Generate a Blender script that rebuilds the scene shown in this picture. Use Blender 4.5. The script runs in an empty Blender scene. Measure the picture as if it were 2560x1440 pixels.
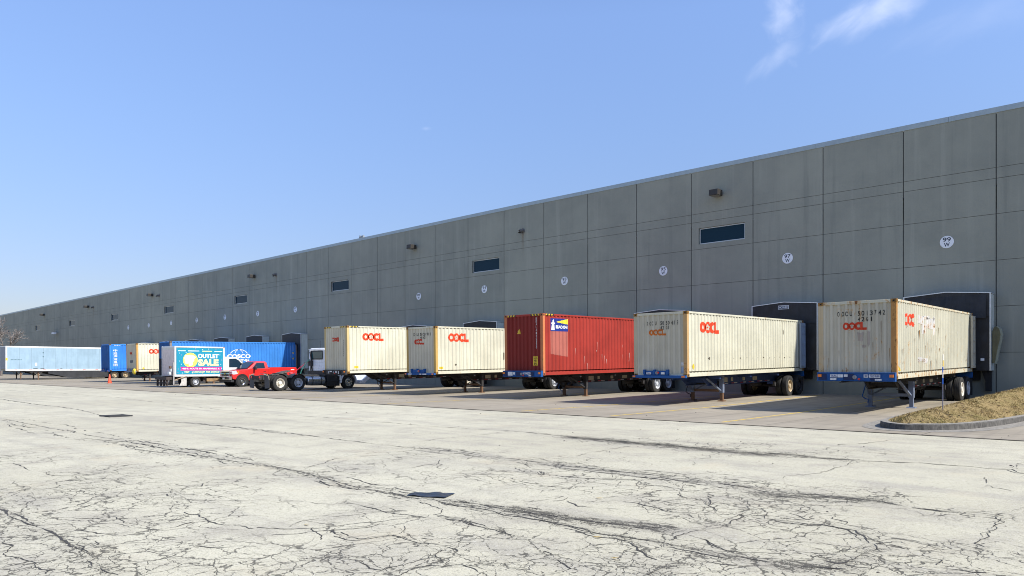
import bpy, bmesh, math, random
from mathutils import Vector, Matrix, noise as mnoise
R = math.radians
random.seed(7)
SC = bpy.context.scene
COL = SC.collection

# ------------------------------------------------------------------ camera, sky, sun, exposure
cd = bpy.data.cameras.new('camera'); cam = bpy.data.objects.new('camera', cd); COL.objects.link(cam)
cam.location = (0, 0, 1.57); cam.rotation_euler = (R(90), 0, R(42.3))
cd.sensor_width = 36; cd.lens = 1800/2560*36; cd.shift_y = 197/2560
cd.clip_start = .1; cd.clip_end = 3000
SC.camera = cam
SUN = Vector((1.0, .19, 1.0)).normalized()          # towards the sun
SC.view_settings.view_transform = 'Standard'; SC.view_settings.look = 'None'
SC.cycles.filter_width = 1.0
SC.view_settings.exposure = 0.62; SC.view_settings.gamma = 1

class NT:
    def __init__(s, nt): s.nt = nt
    def n(s, t, **k):
        x = s.nt.nodes.new(t)
        for a, b in k.items():
            if a == 'inp':
                for i, v in b.items():
                    if hasattr(v, 'is_linked') or isinstance(v, bpy.types.NodeSocket): s.nt.links.new(v, x.inputs[i])
                    else: x.inputs[i].default_value = v
            else: setattr(x, a, b)
        return x
    def math(s, op, a, b=0., c=0., clamp=False):
        return s.n('ShaderNodeMath', operation=op, use_clamp=clamp, inp={0: a, 1: b, 2: c}).outputs[0]
    def mix(s, f, a, b, mode='MIX'):
        x = s.n('ShaderNodeMix', data_type='RGBA', blend_type=mode, inp={0: f, 6: a, 7: b}); return x.outputs[2]
    def vmath(s, op, a, b=(0, 0, 0)):
        x = s.n('ShaderNodeVectorMath', operation=op, inp={0: a, 1: b})
        return x.outputs['Value'] if op in ('DOT_PRODUCT', 'LENGTH', 'DISTANCE') else x.outputs[0]
    def noise(s, vec, scale, detail=3, rough=.55, dist=0.):
        return s.n('ShaderNodeTexNoise', inp={'Vector': vec, 'Scale': scale, 'Detail': detail, 'Roughness': rough, 'Distortion': dist}).outputs[0]
    def ramp(s, v, a, b, lo=0., hi=1.):
        return s.n('ShaderNodeMapRange', interpolation_type='SMOOTHSTEP', inp={0: v, 1: a, 2: b, 3: lo, 4: hi}).outputs[0]
    def scale(s, vec, sc):
        return s.n('ShaderNodeMapping', inp={0: vec, 3: sc}).outputs[0]

world = bpy.data.worlds.new('World'); SC.world = world; world.use_nodes = True
w = NT(world.node_tree); bg = world.node_tree.nodes['Background']
sky = w.n('ShaderNodeTexSky', sky_type='NISHITA', sun_disc=False, sun_elevation=math.asin(SUN.z),
          sun_rotation=math.atan2(SUN.x, SUN.y), altitude=200, air_density=1.1, dust_density=.45, ozone_density=2.6)
dirv = w.n('ShaderNodeTexCoord').outputs['Generated']
# thin cirrus: noise kept inside a few patches of the sky, each fixed to a compass direction
def sky_patch(azi, ele, ra, rb, roll, lo, hi, nscale, stretch):
    d = Vector((math.sin(R(azi))*math.cos(R(ele)), math.cos(R(azi))*math.cos(R(ele)), math.sin(R(ele))))
    e1 = Vector((d.y, -d.x, 0)).normalized(); e2 = e1.cross(d)
    a = e1*math.cos(R(roll)) + e2*math.sin(R(roll)); b = -e1*math.sin(R(roll)) + e2*math.cos(R(roll))
    p = w.vmath('DOT_PRODUCT', dirv, tuple(a)); q = w.vmath('DOT_PRODUCT', dirv, tuple(b)); c = w.vmath('DOT_PRODUCT', dirv, tuple(d))
    uv = w.n('ShaderNodeCombineXYZ', inp={0: p, 1: q, 2: 0.})
    nz = w.noise(w.scale(uv.outputs[0], (nscale/stretch, nscale, 1)), 1., 6, .55, .6)
    r2 = w.math('SQRT', w.math('ADD', w.math('POWER', w.math('DIVIDE', p, ra), 2.), w.math('POWER', w.math('DIVIDE', q, rb), 2.)))
    m = w.math('ADD', w.math('SUBTRACT', 1.0, r2), w.math('MULTIPLY', w.math('SUBTRACT', nz, .5), 1.9))
    m = w.math('MULTIPLY', w.ramp(m, lo, hi), w.math('GREATER_THAN', c, 0.))
    return m
SKY_PATCHES = [(-21.5, 24.6, .050, .026, -78, .05, 1.3, 32, 1.2, .36), (-21.9, 22.2, .050, .017, 38, .05, 1.3, 30, 1.7, .24),
               (-15.0, 24.1, .080, .027, 22, .0, 1.3, 22, 1.8, .52), (-8.8, 22.4, .10, .03, 12, .0, 1.5, 22, 2.4, .12),
               (-49.1, 18.2, .010, .0035, 0, .0, 1.3, 60, 2., .14)]
acc = 0.
for az, el, ra, rb, ro, lo, hi, ns, st, amp in SKY_PATCHES:
    acc = w.math('MAXIMUM', acc, w.math('MULTIPLY', sky_patch(az, el, ra, rb, ro, lo, hi, ns, st), amp))
elev = w.n('ShaderNodeSeparateXYZ', inp={0: dirv}).outputs[2]
fade = w.math('MINIMUM', w.math('ADD', w.math('MULTIPLY', w.math('MAXIMUM', elev, 0.), 1.38), .37), .97)   # clear dry air: the horizon stays blue
tint = w.mix(1., sky.outputs[0], w.mix(w.ramp(elev, 0., .34), (.97, .90, 1.06, 1), (1.0, .985, 1.10, 1)), 'MULTIPLY')
tint = w.mix(1., tint, w.n('ShaderNodeCombineXYZ', inp={0: fade, 1: fade, 2: fade}).outputs[0], 'MULTIPLY')
col = w.mix(acc, tint, (4.8, 5.1, 6.0, 1))
world.node_tree.links.new(col, bg.inputs[0]); bg.inputs[1].default_value = .15

sd = bpy.data.lights.new('sun', 'SUN'); sd.energy = 4.6; sd.angle = R(.53); sd.color = (1, .955, .87)
so = bpy.data.objects.new('sun', sd); COL.objects.link(so); so.rotation_euler = SUN.to_track_quat('Z', 'Y').to_euler(); so.location = (60, 20, 80)

# ------------------------------------------------------------------ materials
MATS = {}
def newmat(name):
    m = bpy.data.materials.new(name); m.use_nodes = True
    t = NT(m.node_tree); return m, t, m.node_tree.nodes['Principled BSDF']
def setbump(t, b, h, strength=.3, dist=.01):
    t.nt.links.new(t.n('ShaderNodeBump', inp={'Height': h, 'Strength': strength, 'Distance': dist}).outputs[0], b.inputs['Normal'])
def simple(name, col, rough=.6, metal=0., var=.12, vscale=6., coat=0., spec=None):
    if name in MATS: return MATS[name]
    m, t, b = newmat(name)
    co = t.n('ShaderNodeTexCoord').outputs['Object']
    f = t.noise(co, vscale, 5, .6)
    f2 = t.noise(t.scale(co, (1, 1, .2)), vscale*2.3, 3, .6)
    f = t.math('MULTIPLY', t.math('ADD', f, f2), .5)
    dark = tuple(c*(1-var*1.6) for c in col)+(1,); lite = tuple(min(1, c*(1+var)) for c in col)+(1,)
    c = t.mix(t.ramp(f, .3, .7), dark, lite)
    t.nt.links.new(c, b.inputs['Base Color']); b.inputs['Metallic'].default_value = metal
    t.nt.links.new(t.ramp(f, .2, .8, rough*.85, min(1, rough*1.15)), b.inputs['Roughness'])
    b.inputs['Coat Weight'].default_value = coat; b.inputs['Coat Roughness'].default_value = .08
    if spec is not None: b.inputs['Specular IOR Level'].default_value = spec
    MATS[name] = m; return m
def paint(name, col, rust=.3, dirt=.3, seed=0., rough=.55, rustcol=(.23, .095, .03), fade=.12, streaks=.35, dents=.0):
    """weathered container paint: faded patches, dirt runs, rust spots and rust runs"""
    if name in MATS: return MATS[name]
    m, t, b = newmat(name)
    co = t.vmath('ADD', t.n('ShaderNodeTexCoord').outputs['Object'], (seed*3.1, seed*7.7, seed*1.3))
    big = t.noise(co, .55, 4, .6)
    run = t.noise(t.scale(co, (5.5, 5.5, .28)), 1., 5, .65)
    fine = t.noise(co, 9., 6, .7)
    c = t.mix(t.ramp(big, .3, .7), tuple(x*(1-fade) for x in col)+(1,), tuple(min(.9, x*(1+fade*.5)) for x in col)+(1,))
    dcol = (col[0]*.50+.02, col[1]*.46+.015, col[2]*.38+.01, 1)
    c = t.mix(t.math('MULTIPLY', t.ramp(run, .50, .78), streaks), c, dcol)
    c = t.mix(t.math('MULTIPLY', t.ramp(fine, .55, .8), dirt*.5), c, dcol)
    # rust: specks and vertical runs below them
    rs = t.noise(co, 3.2, 8, .72, .5)
    rr = t.noise(t.scale(co, (7., 7., .5)), 1., 6, .7, .3)
    rv = t.math('ADD', t.math('MULTIPLY', rs, .55), t.math('MULTIPLY', rr, .45))
    th = .72-.24*rust
    c = t.mix(t.math('MULTIPLY', t.ramp(rv, th-.05, th+.02), .55*min(1., .4+rust)), c, (min(.8, rustcol[0]*2.3), rustcol[1]*3.1, rustcol[2]*2.8, 1))
    c = t.mix(t.ramp(rv, th, th+.05), c, t.mix(t.noise(co, 30., 3), (rustcol[0]*.5, rustcol[1]*.5, rustcol[2]*.6, 1), rustcol+(1,)))
    t.nt.links.new(c, b.inputs['Base Color']); b.inputs['Roughness'].default_value = rough
    t.nt.links.new(t.ramp(run, .3, .8, rough-.1, min(1., rough+.25)), b.inputs['Roughness'])
    b.inputs['Specular IOR Level'].default_value = .25
    setbump(t, b, t.math('ADD', t.math('MULTIPLY', t.noise(co, 1.6, 3), 1.), t.math('MULTIPLY', fine, .12)), .45, .035)
    MATS[name] = m; return m

def glass(name, col=(.02, .035, .05), rough=.06, spec=.8):
    if name in MATS: return MATS[name]
    m, t, b = newmat(name); b.inputs['Base Color'].default_value = col+(1,); b.inputs['Roughness'].default_value = rough
    b.inputs['Specular IOR Level'].default_value = spec; b.inputs['IOR'].default_value = 1.45 if spec > .5 else 1.28; MATS[name] = m; return m

# ------------------------------------------------------------------ mesh builder
class MB:
    def __init__(s): s.v = []; s.f = []; s.m = []
    def face(s, pts, m=0):
        k = len(s.v); s.v += [tuple(p) for p in pts]; s.f.append(tuple(range(k, k+len(pts)))); s.m.append(m); return s
    def raw(s, vs, fs, m=0):
        k = len(s.v); s.v += [tuple(p) for p in vs]
        for f in fs: s.f.append(tuple(i+k for i in f)); s.m.append(m)
        return s
    def box(s, x0, x1, y0, y1, z0, z1, m=0):
        vs = [(x, y, z) for x in (x0, x1) for y in (y0, y1) for z in (z0, z1)]
        return s.raw(vs, [(0, 1, 3, 2), (4, 6, 7, 5), (0, 4, 5, 1), (2, 3, 7, 6), (0, 2, 6, 4), (1, 5, 7, 3)], m)
    def bar(s, p0, p1, w, h, m=0, up=(0, 0, 1)):
        p0 = Vector(p0); p1 = Vector(p1); d = (p1-p0).normalized(); u = Vector(up)
        if abs(d.dot(u)) > .98: u = Vector((0, 1, 0))
        a = d.cross(u).normalized()*w/2; b = a.cross(d).normalized()*h/2
        vs = [p+i*a+j*b for p in (p0, p1) for i, j in ((-1, -1), (1, -1), (1, 1), (-1, 1))]
        return s.raw(vs, [(3, 2, 1, 0), (4, 5, 6, 7), (0, 1, 5, 4), (1, 2, 6, 5), (2, 3, 7, 6), (3, 0, 4, 7)], m)
    def tube(s, pts, r, n=8, m=0, caps=True):
        pts = [Vector(p) for p in pts]; rs = r if isinstance(r, (list, tuple)) else [r]*len(pts)
        rings = []; ref = Vector((0, 0, 1))
        for i, p in enumerate(pts):
            d = (pts[min(i+1, len(pts)-1)]-pts[max(i-1, 0)]).normalized()
            u = ref if abs(d.dot(ref)) < .95 else Vector((0, 1, 0))
            a = d.cross(u).normalized(); b = a.cross(d).normalized()
            rings.append([p+rs[i]*(a*math.cos(2*math.pi*k/n)+b*math.sin(2*math.pi*k/n)) for k in range(n)])
        vs = [q for g in rings for q in g]; fs = []
        for i in range(len(pts)-1):
            for k in range(n): fs.append((i*n+k, i*n+(k+1) % n, (i+1)*n+(k+1) % n, (i+1)*n+k))
        if caps: fs += [tuple(range(n-1, -1, -1)), tuple((len(pts)-1)*n+k for k in range(n))]
        return s.raw(vs, fs, m)
    def lathe(s, c, prof, n=24, m=0, axis='x'):
        c = Vector(c); vs = []; fs = []
        for o, r in prof:
            for k in range(n):
                a = 2*math.pi*k/n; p = (o, r*math.cos(a), r*math.sin(a)) if axis == 'x' else (r*math.cos(a), r*math.sin(a), o) if axis == 'z' else (r*math.cos(a), o, r*math.sin(a))
                vs.append(c+Vector(p))
        for i in range(len(prof)-1):
            for k in range(n): fs.append((i*n+k, i*n+(k+1) % n, (i+1)*n+(k+1) % n, (i+1)*n+k))
        return s.raw(vs, fs, m)
    def prism(s, poly, axis, a0, a1, m=0):
        """poly: 2-D outline; axis x -> (y,z), y -> (x,z), z -> (x,y)"""
        def P(p, a): return (a, p[0], p[1]) if axis == 'x' else (p[0], a, p[1]) if axis == 'y' else (p[0], p[1], a)
        n = len(poly); vs = [P(p, a0) for p in poly]+[P(p, a1) for p in poly]
        fs = [tuple(range(n)), tuple(range(2*n-1, n-1, -1))]+[(i, i+n, (i+1) % n+n, (i+1) % n) for i in range(n)]
        return s.raw(vs, fs, m)
    def build(s, name, mats, parent=None, smooth=False, bevel=0., seg=2, fix=True):
        me = bpy.data.meshes.new(name); me.from_pydata(s.v, [], s.f)
        for mm in (mats if isinstance(mats, (list, tuple)) else [mats]): me.materials.append(mm)
        me.polygons.foreach_set('material_index', s.m); me.update()
        if fix or smooth:
            bm = bmesh.new(); bm.from_mesh(me)
            if smooth: bmesh.ops.remove_doubles(bm, verts=bm.verts, dist=1e-5)
            if fix: bmesh.ops.recalc_face_normals(bm, faces=bm.faces)
            bm.to_mesh(me); bm.free()
        if smooth:
            me.shade_smooth(); me.set_sharp_from_angle(angle=R(38))
        o = bpy.data.objects.new(name, me); COL.objects.link(o)
        if parent: o.parent = parent
        if bevel:
            b = o.modifiers.new('Bevel', 'BEVEL'); b.width = bevel; b.segments = seg; b.limit_method = 'ANGLE'; b.angle_limit = R(40)
            b.harden_normals = False
        return o
def tag(o, label=None, cat=None, group=None, kind=None):
    if label: o['label'] = label
    if cat: o['category'] = cat
    if group: o['group'] = group
    if kind: o['kind'] = kind
    return o
def thing(name, label, cat, loc=(0, 0, 0), rot=(0, 0, 0), group=None):
    o = bpy.data.objects.new(name, None); COL.objects.link(o); o.empty_display_size = .3
    o.location = loc; o.rotation_euler = rot; return tag(o, label, cat, group)
def copy_tree(o, parent=None):
    c = o.copy(); COL.objects.link(c)
    if parent: c.parent = parent
    for ch in list(o.children): copy_tree(ch, c)
    return c

# ------------------------------------------------------------------ lettering and marks
def font_polys(txt, bold=0.):
    cu = bpy.data.curves.new('t', 'FONT'); cu.body = txt; cu.size = 1; cu.offset = bold; cu.resolution_u = 3
    ob = bpy.data.objects.new('t', cu); COL.objects.link(ob)
    dg = bpy.context.evaluated_depsgraph_get(); me = bpy.data.meshes.new_from_object(ob.evaluated_get(dg))
    P = [[(me.vertices[i].co.x, me.vertices[i].co.y) for i in p.vertices] for p in me.polygons]
    bpy.data.objects.remove(ob); bpy.data.curves.remove(cu); bpy.data.meshes.remove(me); return P
def fit(P, s0, z0, s1, z1):
    xs = [p[0] for f in P for p in f]; ys = [p[1] for f in P for p in f]
    a, b, c, d = min(xs), max(xs), min(ys), max(ys)
    return [[(s0+(x-a)/(b-a)*(s1-s0), z0+(y-c)/(d-c)*(z1-z0)) for x, y in f] for f in P]
def spaced(txt, s0, z0, h, w, step, bold=.02):
    P = []
    for i, ch in enumerate(txt):
        if ch != ' ': P += fit(font_polys(ch, bold), s0+i*step+(w*.3 if ch in '1I' else 0), z0, s0+i*step+(w*.7 if ch in '1I' else w), z0+h)
    return P
def rect(a, b, c, d): return [(a, c), (b, c), (b, d), (a, d)]
def ring(cx, cy, ro, ri, n=20, a0=0, a1=360, inner=None, sy=1.):
    out = []
    for k in range(n):
        t0 = R(a0+(a1-a0)*k/n); t1 = R(a0+(a1-a0)*(k+1)/n)
        r0 = inner(t0) if inner else ri; r1 = inner(t1) if inner else ri
        out.append([(cx+r0*math.cos(t0), cy+sy*r0*math.sin(t0)), (cx+ro*math.cos(t0), cy+sy*ro*math.sin(t0)), (cx+ro*math.cos(t1), cy+sy*ro*math.sin(t1)), (cx+r1*math.cos(t1), cy+sy*r1*math.sin(t1))])
    return out
def disc(cx, cy, r, n=16, sy=1.): return [(cx+r*math.cos(2*math.pi*k/n), cy+sy*r*math.sin(2*math.pi*k/n)) for k in range(n)]
def oocl(part=4):
    """linked round letters: O, O with a five-petal opening, C, L"""
    P = ring(.5, .5, .5, .22, 12)
    if part >= 2:
        P += ring(1.34, .5, .5, .25, 30, inner=lambda t: .25+.06*math.cos(5*(t-math.pi/2)))
        P += [[(1.34+(.10 if k % 2 == 0 else .045)*math.cos(R(90+36*k)), .5+(.10 if k % 2 == 0 else .045)*math.sin(R(90+36*k))) for k in range(10)]]
    if part >= 3: P += ring(2.2, .5, .52, .2, 12, 42, 318)
    if part >= 4: P += [rect(2.52, 2.86, -.02, 1.), rect(2.86, 3.34, -.02, .30)]
    return P
def decal(name, P, prof, place, m, parent, d=.004, stagger=False):
    """flat outlines laid onto a (possibly corrugated) panel; prof: list of (s, depth)"""
    bm = bmesh.new()
    for i, f in enumerate(P):
        vs = [bm.verts.new((x, y, i*.0007 if stagger else 0.)) for x, y in f]
        try: bm.faces.new(vs)
        except ValueError: pass
    if prof:
        s0 = min(v.co.x for v in bm.verts); s1 = max(v.co.x for v in bm.verts)
        for s, _ in prof:
            if s0 < s < s1:
                bmesh.ops.bisect_plane(bm, geom=list(bm.verts)+list(bm.edges)+list(bm.faces), plane_co=(s, 0, 0), plane_no=(1, 0, 0))
    def depth(s):
        if not prof: return 0.
        for (a, da), (b, db) in zip(prof, prof[1:]):
            if a <= s <= b: return da+(db-da)*(s-a)/max(1e-6, b-a)
        return prof[-1][1]
    for v in bm.verts: v.co = Vector(place(v.co.x, v.co.y, depth(v.co.x)-d-v.co.z))
    me = bpy.data.meshes.new(name); bm.to_mesh(me); bm.free(); me.materials.append(m)
    o = bpy.data.objects.new(name, me); COL.objects.link(o)
    if parent: o.parent = parent
    return o
CRACKS=[
(2.3,0.04,[(-9.65,2.04),(-9.4,2.05),(-8.96,2.06),(-8.56,2.06),(-8.18,2.07),(-7.84,2.06),(-7.45,2.07),(-7.29,2.09),(-6.98,2.08),(-6.54,2.04),(-6.27,2.02),(-6.05,2.01),(-5.84,2.03)]),
(2,0.28,[(-16.93,5.47),(-16.02,5.75),(-14.65,5.72),(-13.92,5.71),(-13.16,5.75),(-12.32,5.73),(-11.61,5.74),(-10.83,5.79)]),
(1,0.04,[(-13.87,3.02),(-13.91,3.23),(-12.97,3.16),(-12.44,3.21),(-11.99,3.22),(-11.75,3.33),(-11.67,3.57),(-11.67,3.91),(-11.56,4.29)]),
(1,0.04,[(-11.67,3.51),(-11.14,3.67),(-11.38,3.91)]),
(1,0.04,[(-11.15,3.18),(-11.05,3.32),(-11.05,3.51),(-11.14,3.67)]),
(1,0.03,[(-9.56,2.77),(-9.45,3.0),(-9.41,3.27),(-9.38,3.48),(-9.38,3.72),(-9.38,3.97),(-9.38,4.23),(-9.7,4.5)]),
(1,0.03,[(-9.22,3.09),(-9.27,3.44),(-9.29,3.75),(-9.29,4.16)]),
(1,0.03,[(-9.11,3.68),(-8.72,3.67),(-8.34,3.88),(-7.91,4.23)]),
(1,0.03,[(-7.85,3.38),(-7.53,3.35),(-7.18,3.34),(-6.92,3.37),(-6.76,3.45),(-6.56,3.51)]),
(1,0.03,[(-8.75,2.79),(-8.49,2.8),(-8.05,2.75),(-7.73,2.76),(-7.59,2.82),(-7.37,3.02)]),
(1,0.03,[(-8.43,2.44),(-8.22,2.56),(-8.09,2.62),(-7.75,2.64),(-7.59,2.72),(-7.27,2.75),(-7.13,2.79),(-7.14,2.93),(-7.22,3.09),(-7.28,3.22)]),
(1,0.03,[(-7.69,2.31),(-7.41,2.4),(-7.34,2.55),(-7.36,2.64)]),
(1,0.03,[(-7.96,1.73),(-7.43,1.68),(-7.11,1.65),(-6.84,1.64),(-6.68,1.67),(-6.44,1.66),(-6.29,1.65)]),
(1,0.03,[(-6.69,1.48),(-6.72,1.6),(-6.74,1.68)]),
(1,0.03,[(-6.68,2.85),(-6.42,2.78),(-6.22,2.8),(-6.1,2.93),(-5.9,3.16)]),
(1,0.03,[(-6.15,2.36),(-5.9,2.34),(-5.81,2.23),(-5.95,2.22)]),
(1,0.03,[(-10.38,3.17),(-9.97,3.09),(-9.75,3.1),(-9.54,3.2),(-9.58,3.44)]),
(2.4,0.13,[(-10.89,5.82),(-10.17,5.85),(-9.56,5.83),(-8.92,5.76),(-8.26,5.64),(-7.84,5.58),(-7.46,5.62),(-7.04,5.61),(-6.74,5.6),(-6.51,5.64),(-6.1,5.59),(-5.73,5.61),(-5.37,5.64),(-5.1,5.6)]),
(2.6,0.1,[(-6.29,5.75),(-5.85,5.82),(-5.31,5.84)]),
(2,0.22,[(-11.02,9.03),(-10.2,9.08),(-9.45,9.14),(-8.75,9.07),(-8.25,9.07)]),
(1,0.05,[(-9.82,5.95),(-10.06,6.41),(-10.47,7.05),(-10.5,7.48),(-10.36,7.81),(-10.14,8.3),(-9.68,8.62)]),
(1,0.05,[(-8.86,5.8),(-8.8,6.18),(-8.73,6.58),(-8.65,7.08),(-8.72,7.55),(-8.67,7.76),(-8.26,7.44)]),
(1,0.05,[(-9.08,8.13),(-8.61,7.73)]),
(1,0.05,[(-7.29,6.14),(-7.36,6.46),(-7.3,6.86),(-7.15,7.11),(-7.07,7.43)]),
(1,0.05,[(-7.34,7.06),(-7.58,7.36),(-7.34,7.51),(-7.1,7.8)]),
(1,0.05,[(-7.91,4.23),(-7.6,4.43),(-7.26,4.62),(-6.95,4.86)]),
(2,0.07,[(-6.98,4.87),(-6.72,4.86),(-6.46,4.87),(-6.2,4.81),(-5.98,4.9),(-5.77,4.93),(-5.58,4.97),(-5.36,5.04),(-5.04,5.01),(-4.81,4.99),(-4.52,4.97)]),
(1,0.025,[(-6.46,4.16),(-6.48,3.95),(-6.33,3.78)]),
(1,0.025,[(-6.5,4.26),(-6.39,4.43),(-6.32,4.63),(-6.23,4.82)]),
(1,0.025,[(-6.56,3.51),(-6.33,3.69),(-6.17,3.87),(-6.06,4.08),(-5.99,4.33),(-5.88,4.56),(-5.81,4.76),(-5.75,4.91)]),
(1,0.025,[(-6.15,3.44),(-6.05,3.64),(-5.95,3.89),(-5.88,4.13),(-5.81,4.38),(-5.81,4.63)]),
(1,0.025,[(-6.17,3.87),(-5.81,3.75),(-5.68,3.66)]),
(1,0.025,[(-5.58,4.52),(-5.44,4.42),(-5.33,4.29),(-5.33,4.19)]),
(1,0.025,[(-4.71,4.43),(-4.66,4.63),(-4.7,4.81)]),
(1,0.025,[(-5.45,3.57),(-5.38,3.73),(-5.4,3.91)]),
(1,0.025,[(-6.61,5.37),(-6.5,5.15),(-6.53,4.99)]),
(1,0.025,[(-6.41,5.47),(-5.91,5.37),(-5.72,5.11)]),
(1.7,0.05,[(-5.92,3.92),(-5.64,3.85),(-5.44,3.88),(-5.37,3.94),(-5.33,4.19),(-5.16,4.23),(-4.95,4.22),(-4.79,4.27),(-4.61,4.28),(-4.45,4.25)]),
(1.2,0.025,[(-5.17,3.33),(-5.1,3.44),(-4.93,3.46),(-4.8,3.47),(-4.59,3.41),(-4.51,3.45),(-4.51,3.64),(-4.49,3.78),(-4.48,3.91),(-4.68,4.04)]),
(1.2,0.025,[(-4.62,4.14),(-4.42,3.97),(-4.29,3.93),(-4.11,3.97),(-3.95,3.93),(-3.8,3.85)]),
(1.2,0.025,[(-4.29,3.44),(-4.35,3.56),(-4.3,3.72),(-4.15,3.9),(-3.84,4.22)]),
(3,0.24,[(-9.78,12.72),(-8.97,12.72),(-8.16,12.64),(-7.75,12.75),(-7.02,12.66),(-6.35,12.59),(-5.26,12.55)]),
(1.2,0.02,[(-7.8,12.45),(-7.84,11.46),(-7.75,10.38),(-7.65,9.62)]),
(1.2,0.02,[(-7.71,11.13),(-7.46,10.84)]),
(1.2,0.02,[(-6.11,12.38),(-5.89,11.49),(-5.91,11.02),(-5.71,10.61),(-5.65,10.42)]),
(2.3,0.2,[(-8.25,9.07),(-7.35,9.04),(-6.71,8.99),(-6.19,9.04),(-5.85,9.07),(-5.35,9.07),(-5.0,9.01),(-4.55,9.01),(-4.11,8.98),(-3.7,8.84)]),
(1.3,0.05,[(-7.48,8.29),(-6.93,8.01),(-6.6,8.12),(-6.24,8.13),(-6.0,8.16),(-5.85,8.3),(-5.49,8.51),(-5.11,8.28),(-4.92,8.34),(-4.45,8.15),(-4.09,8.11)]),
(1.3,0.05,[(-6.84,7.52),(-6.5,7.35),(-6.04,7.32),(-6.02,7.62),(-6.04,7.71)]),
(1.3,0.05,[(-7.01,8.29),(-6.73,8.07)]),
(1.3,0.05,[(-5.52,6.24),(-5.45,6.51),(-5.36,6.68),(-5.39,6.88)]),
(3,0.14,[(-5.35,5.88),(-5.08,5.9),(-4.72,5.88),(-4.44,5.94),(-4.2,5.96),(-3.93,6.09),(-3.64,6.17)]),
(2.4,0.05,[(-5.07,5.57),(-4.78,5.63),(-4.44,5.62),(-4.19,5.61),(-3.93,5.57),(-3.73,5.61),(-3.47,5.62),(-3.28,5.64),(-3.13,5.64),(-2.93,5.63),(-2.75,5.62),(-2.58,5.64),(-2.37,5.67)]),
(1.2,0.04,[(-4.68,7.04),(-4.45,7.01),(-4.13,6.99),(-3.81,6.88),(-3.65,6.79)]),
(1.2,0.04,[(-4.51,7.37),(-4.15,7.36),(-3.78,7.38)]),
(1.2,0.04,[(-4.47,7.9),(-4.23,7.75),(-3.98,7.77)]),
(1.2,0.04,[(-4.14,8.06),(-3.84,7.56),(-3.67,7.41),(-3.6,7.11)]),
(1.2,0.04,[(-3.27,6.11),(-3.09,6.02),(-2.92,5.87),(-2.74,5.8),(-2.5,5.98)]),
(1.2,0.04,[(-3.43,7.63),(-3.33,7.79),(-3.05,7.27)]),
(1.2,0.04,[(-5.04,6.56),(-4.91,6.67),(-4.85,6.89),(-4.82,7.04)]),
(1.2,0.04,[(-5.2,6.66),(-4.88,6.54),(-4.62,6.55),(-4.46,6.61)]),
(1.8,0.05,[(-3.67,8.13),(-3.44,7.62),(-3.32,7.22),(-3.26,6.88),(-3.23,6.6),(-3.35,6.32),(-3.37,6.07),(-3.3,5.77)]),
(1.2,0.03,[(-4.52,4.97),(-4.31,5.01),(-4.04,5.04),(-3.79,5.08),(-3.62,5.14)]),
(1.2,0.03,[(-3.65,5.5),(-3.37,5.37),(-3.2,5.26),(-3.05,5.14)]),
(1.2,0.03,[(-3.92,4.73),(-3.72,4.6),(-3.49,4.49),(-3.42,4.45)]),
(1.2,0.03,[(-3.93,4.38),(-3.94,4.58),(-3.92,4.73)]),
(1.2,0.03,[(-2.93,5.45),(-2.84,5.32),(-2.71,5.37),(-2.55,5.47)]),
(1.2,0.03,[(-3.73,5.14),(-3.64,5.31),(-3.68,5.53)]),
(2.4,0.03,[(-2.89,5.12),(-2.89,4.89),(-2.89,4.75),(-2.9,4.67)]),
(2.8,0.12,[(-5.38,12.84),(-4.93,12.85),(-4.45,12.71),(-3.98,12.78)]),
(1.5,0.04,[(-3.98,12.78),(-3.55,12.91),(-3.14,13.11),(-2.72,13.16),(-2.32,13.22),(-2.05,13.17),(-1.78,13.26),(-1.7,14.09),(-1.63,14.4)]),
(1.5,0.04,[(-1.78,13.26),(-1.67,13.01),(-1.55,12.85),(-1.4,12.47)]),
(1.2,0.025,[(-4.04,9.65),(-3.98,10.0),(-3.96,10.52),(-3.84,10.97),(-3.83,11.39),(-3.83,12.08),(-3.83,12.82)]),
(1.2,0.025,[(-4.92,15.19),(-4.82,14.32),(-4.84,13.74)]),
(1.2,0.025,[(-4.92,15.19),(-4.68,15.67),(-4.46,16.26),(-4.4,16.74)]),
(1.2,0.025,[(-1.91,12.07),(-1.88,11.79),(-1.74,11.24),(-1.5,11.04),(-1.32,10.86)]),
(2.8,0.2,[(-3.64,8.7),(-3.32,8.81),(-3.02,8.99),(-2.72,9.09),(-2.5,9.11)]),
(1.6,0.12,[(-2.5,9.11),(-2.2,8.97),(-1.95,8.97),(-1.71,8.97),(-1.41,9.07),(-1.29,9.14)]),
(1.5,0.03,[(-1.14,10.11),(-1.19,9.89),(-1.26,9.6),(-1.26,9.24),(-1.32,8.97),(-1.21,8.74),(-1.23,8.31),(-1.27,8.04),(-1.22,7.92),(-1.27,7.52),(-1.24,7.45),(-1.2,7.39)]),
(2.3,0.05,[(-3.05,7.27),(-2.84,7.27),(-2.64,7.26),(-2.53,7.36),(-2.37,7.32),(-2.22,7.29),(-2.09,7.13),(-2.0,6.95),(-1.88,6.77),(-1.85,6.71),(-1.87,6.51),(-1.88,6.28),(-1.9,6.1),(-1.95,6.02),(-2.03,6.02)]),
(1.2,0.03,[(-1.85,6.71),(-1.74,6.62),(-1.68,6.63)]),
(1.2,0.03,[(-1.79,6.37),(-1.65,6.29),(-1.52,6.35),(-1.41,6.49),(-1.32,6.55)]),
(1.2,0.03,[(-1.35,6.68),(-1.3,6.49)]),
(1.2,0.03,[(-1.89,5.95),(-1.78,5.94),(-1.67,5.96)]),
(1.2,0.03,[(-1.88,6.2),(-1.75,6.12),(-1.55,6.15),(-1.37,6.28),(-1.18,6.37),(-1.0,6.46)]),
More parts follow.
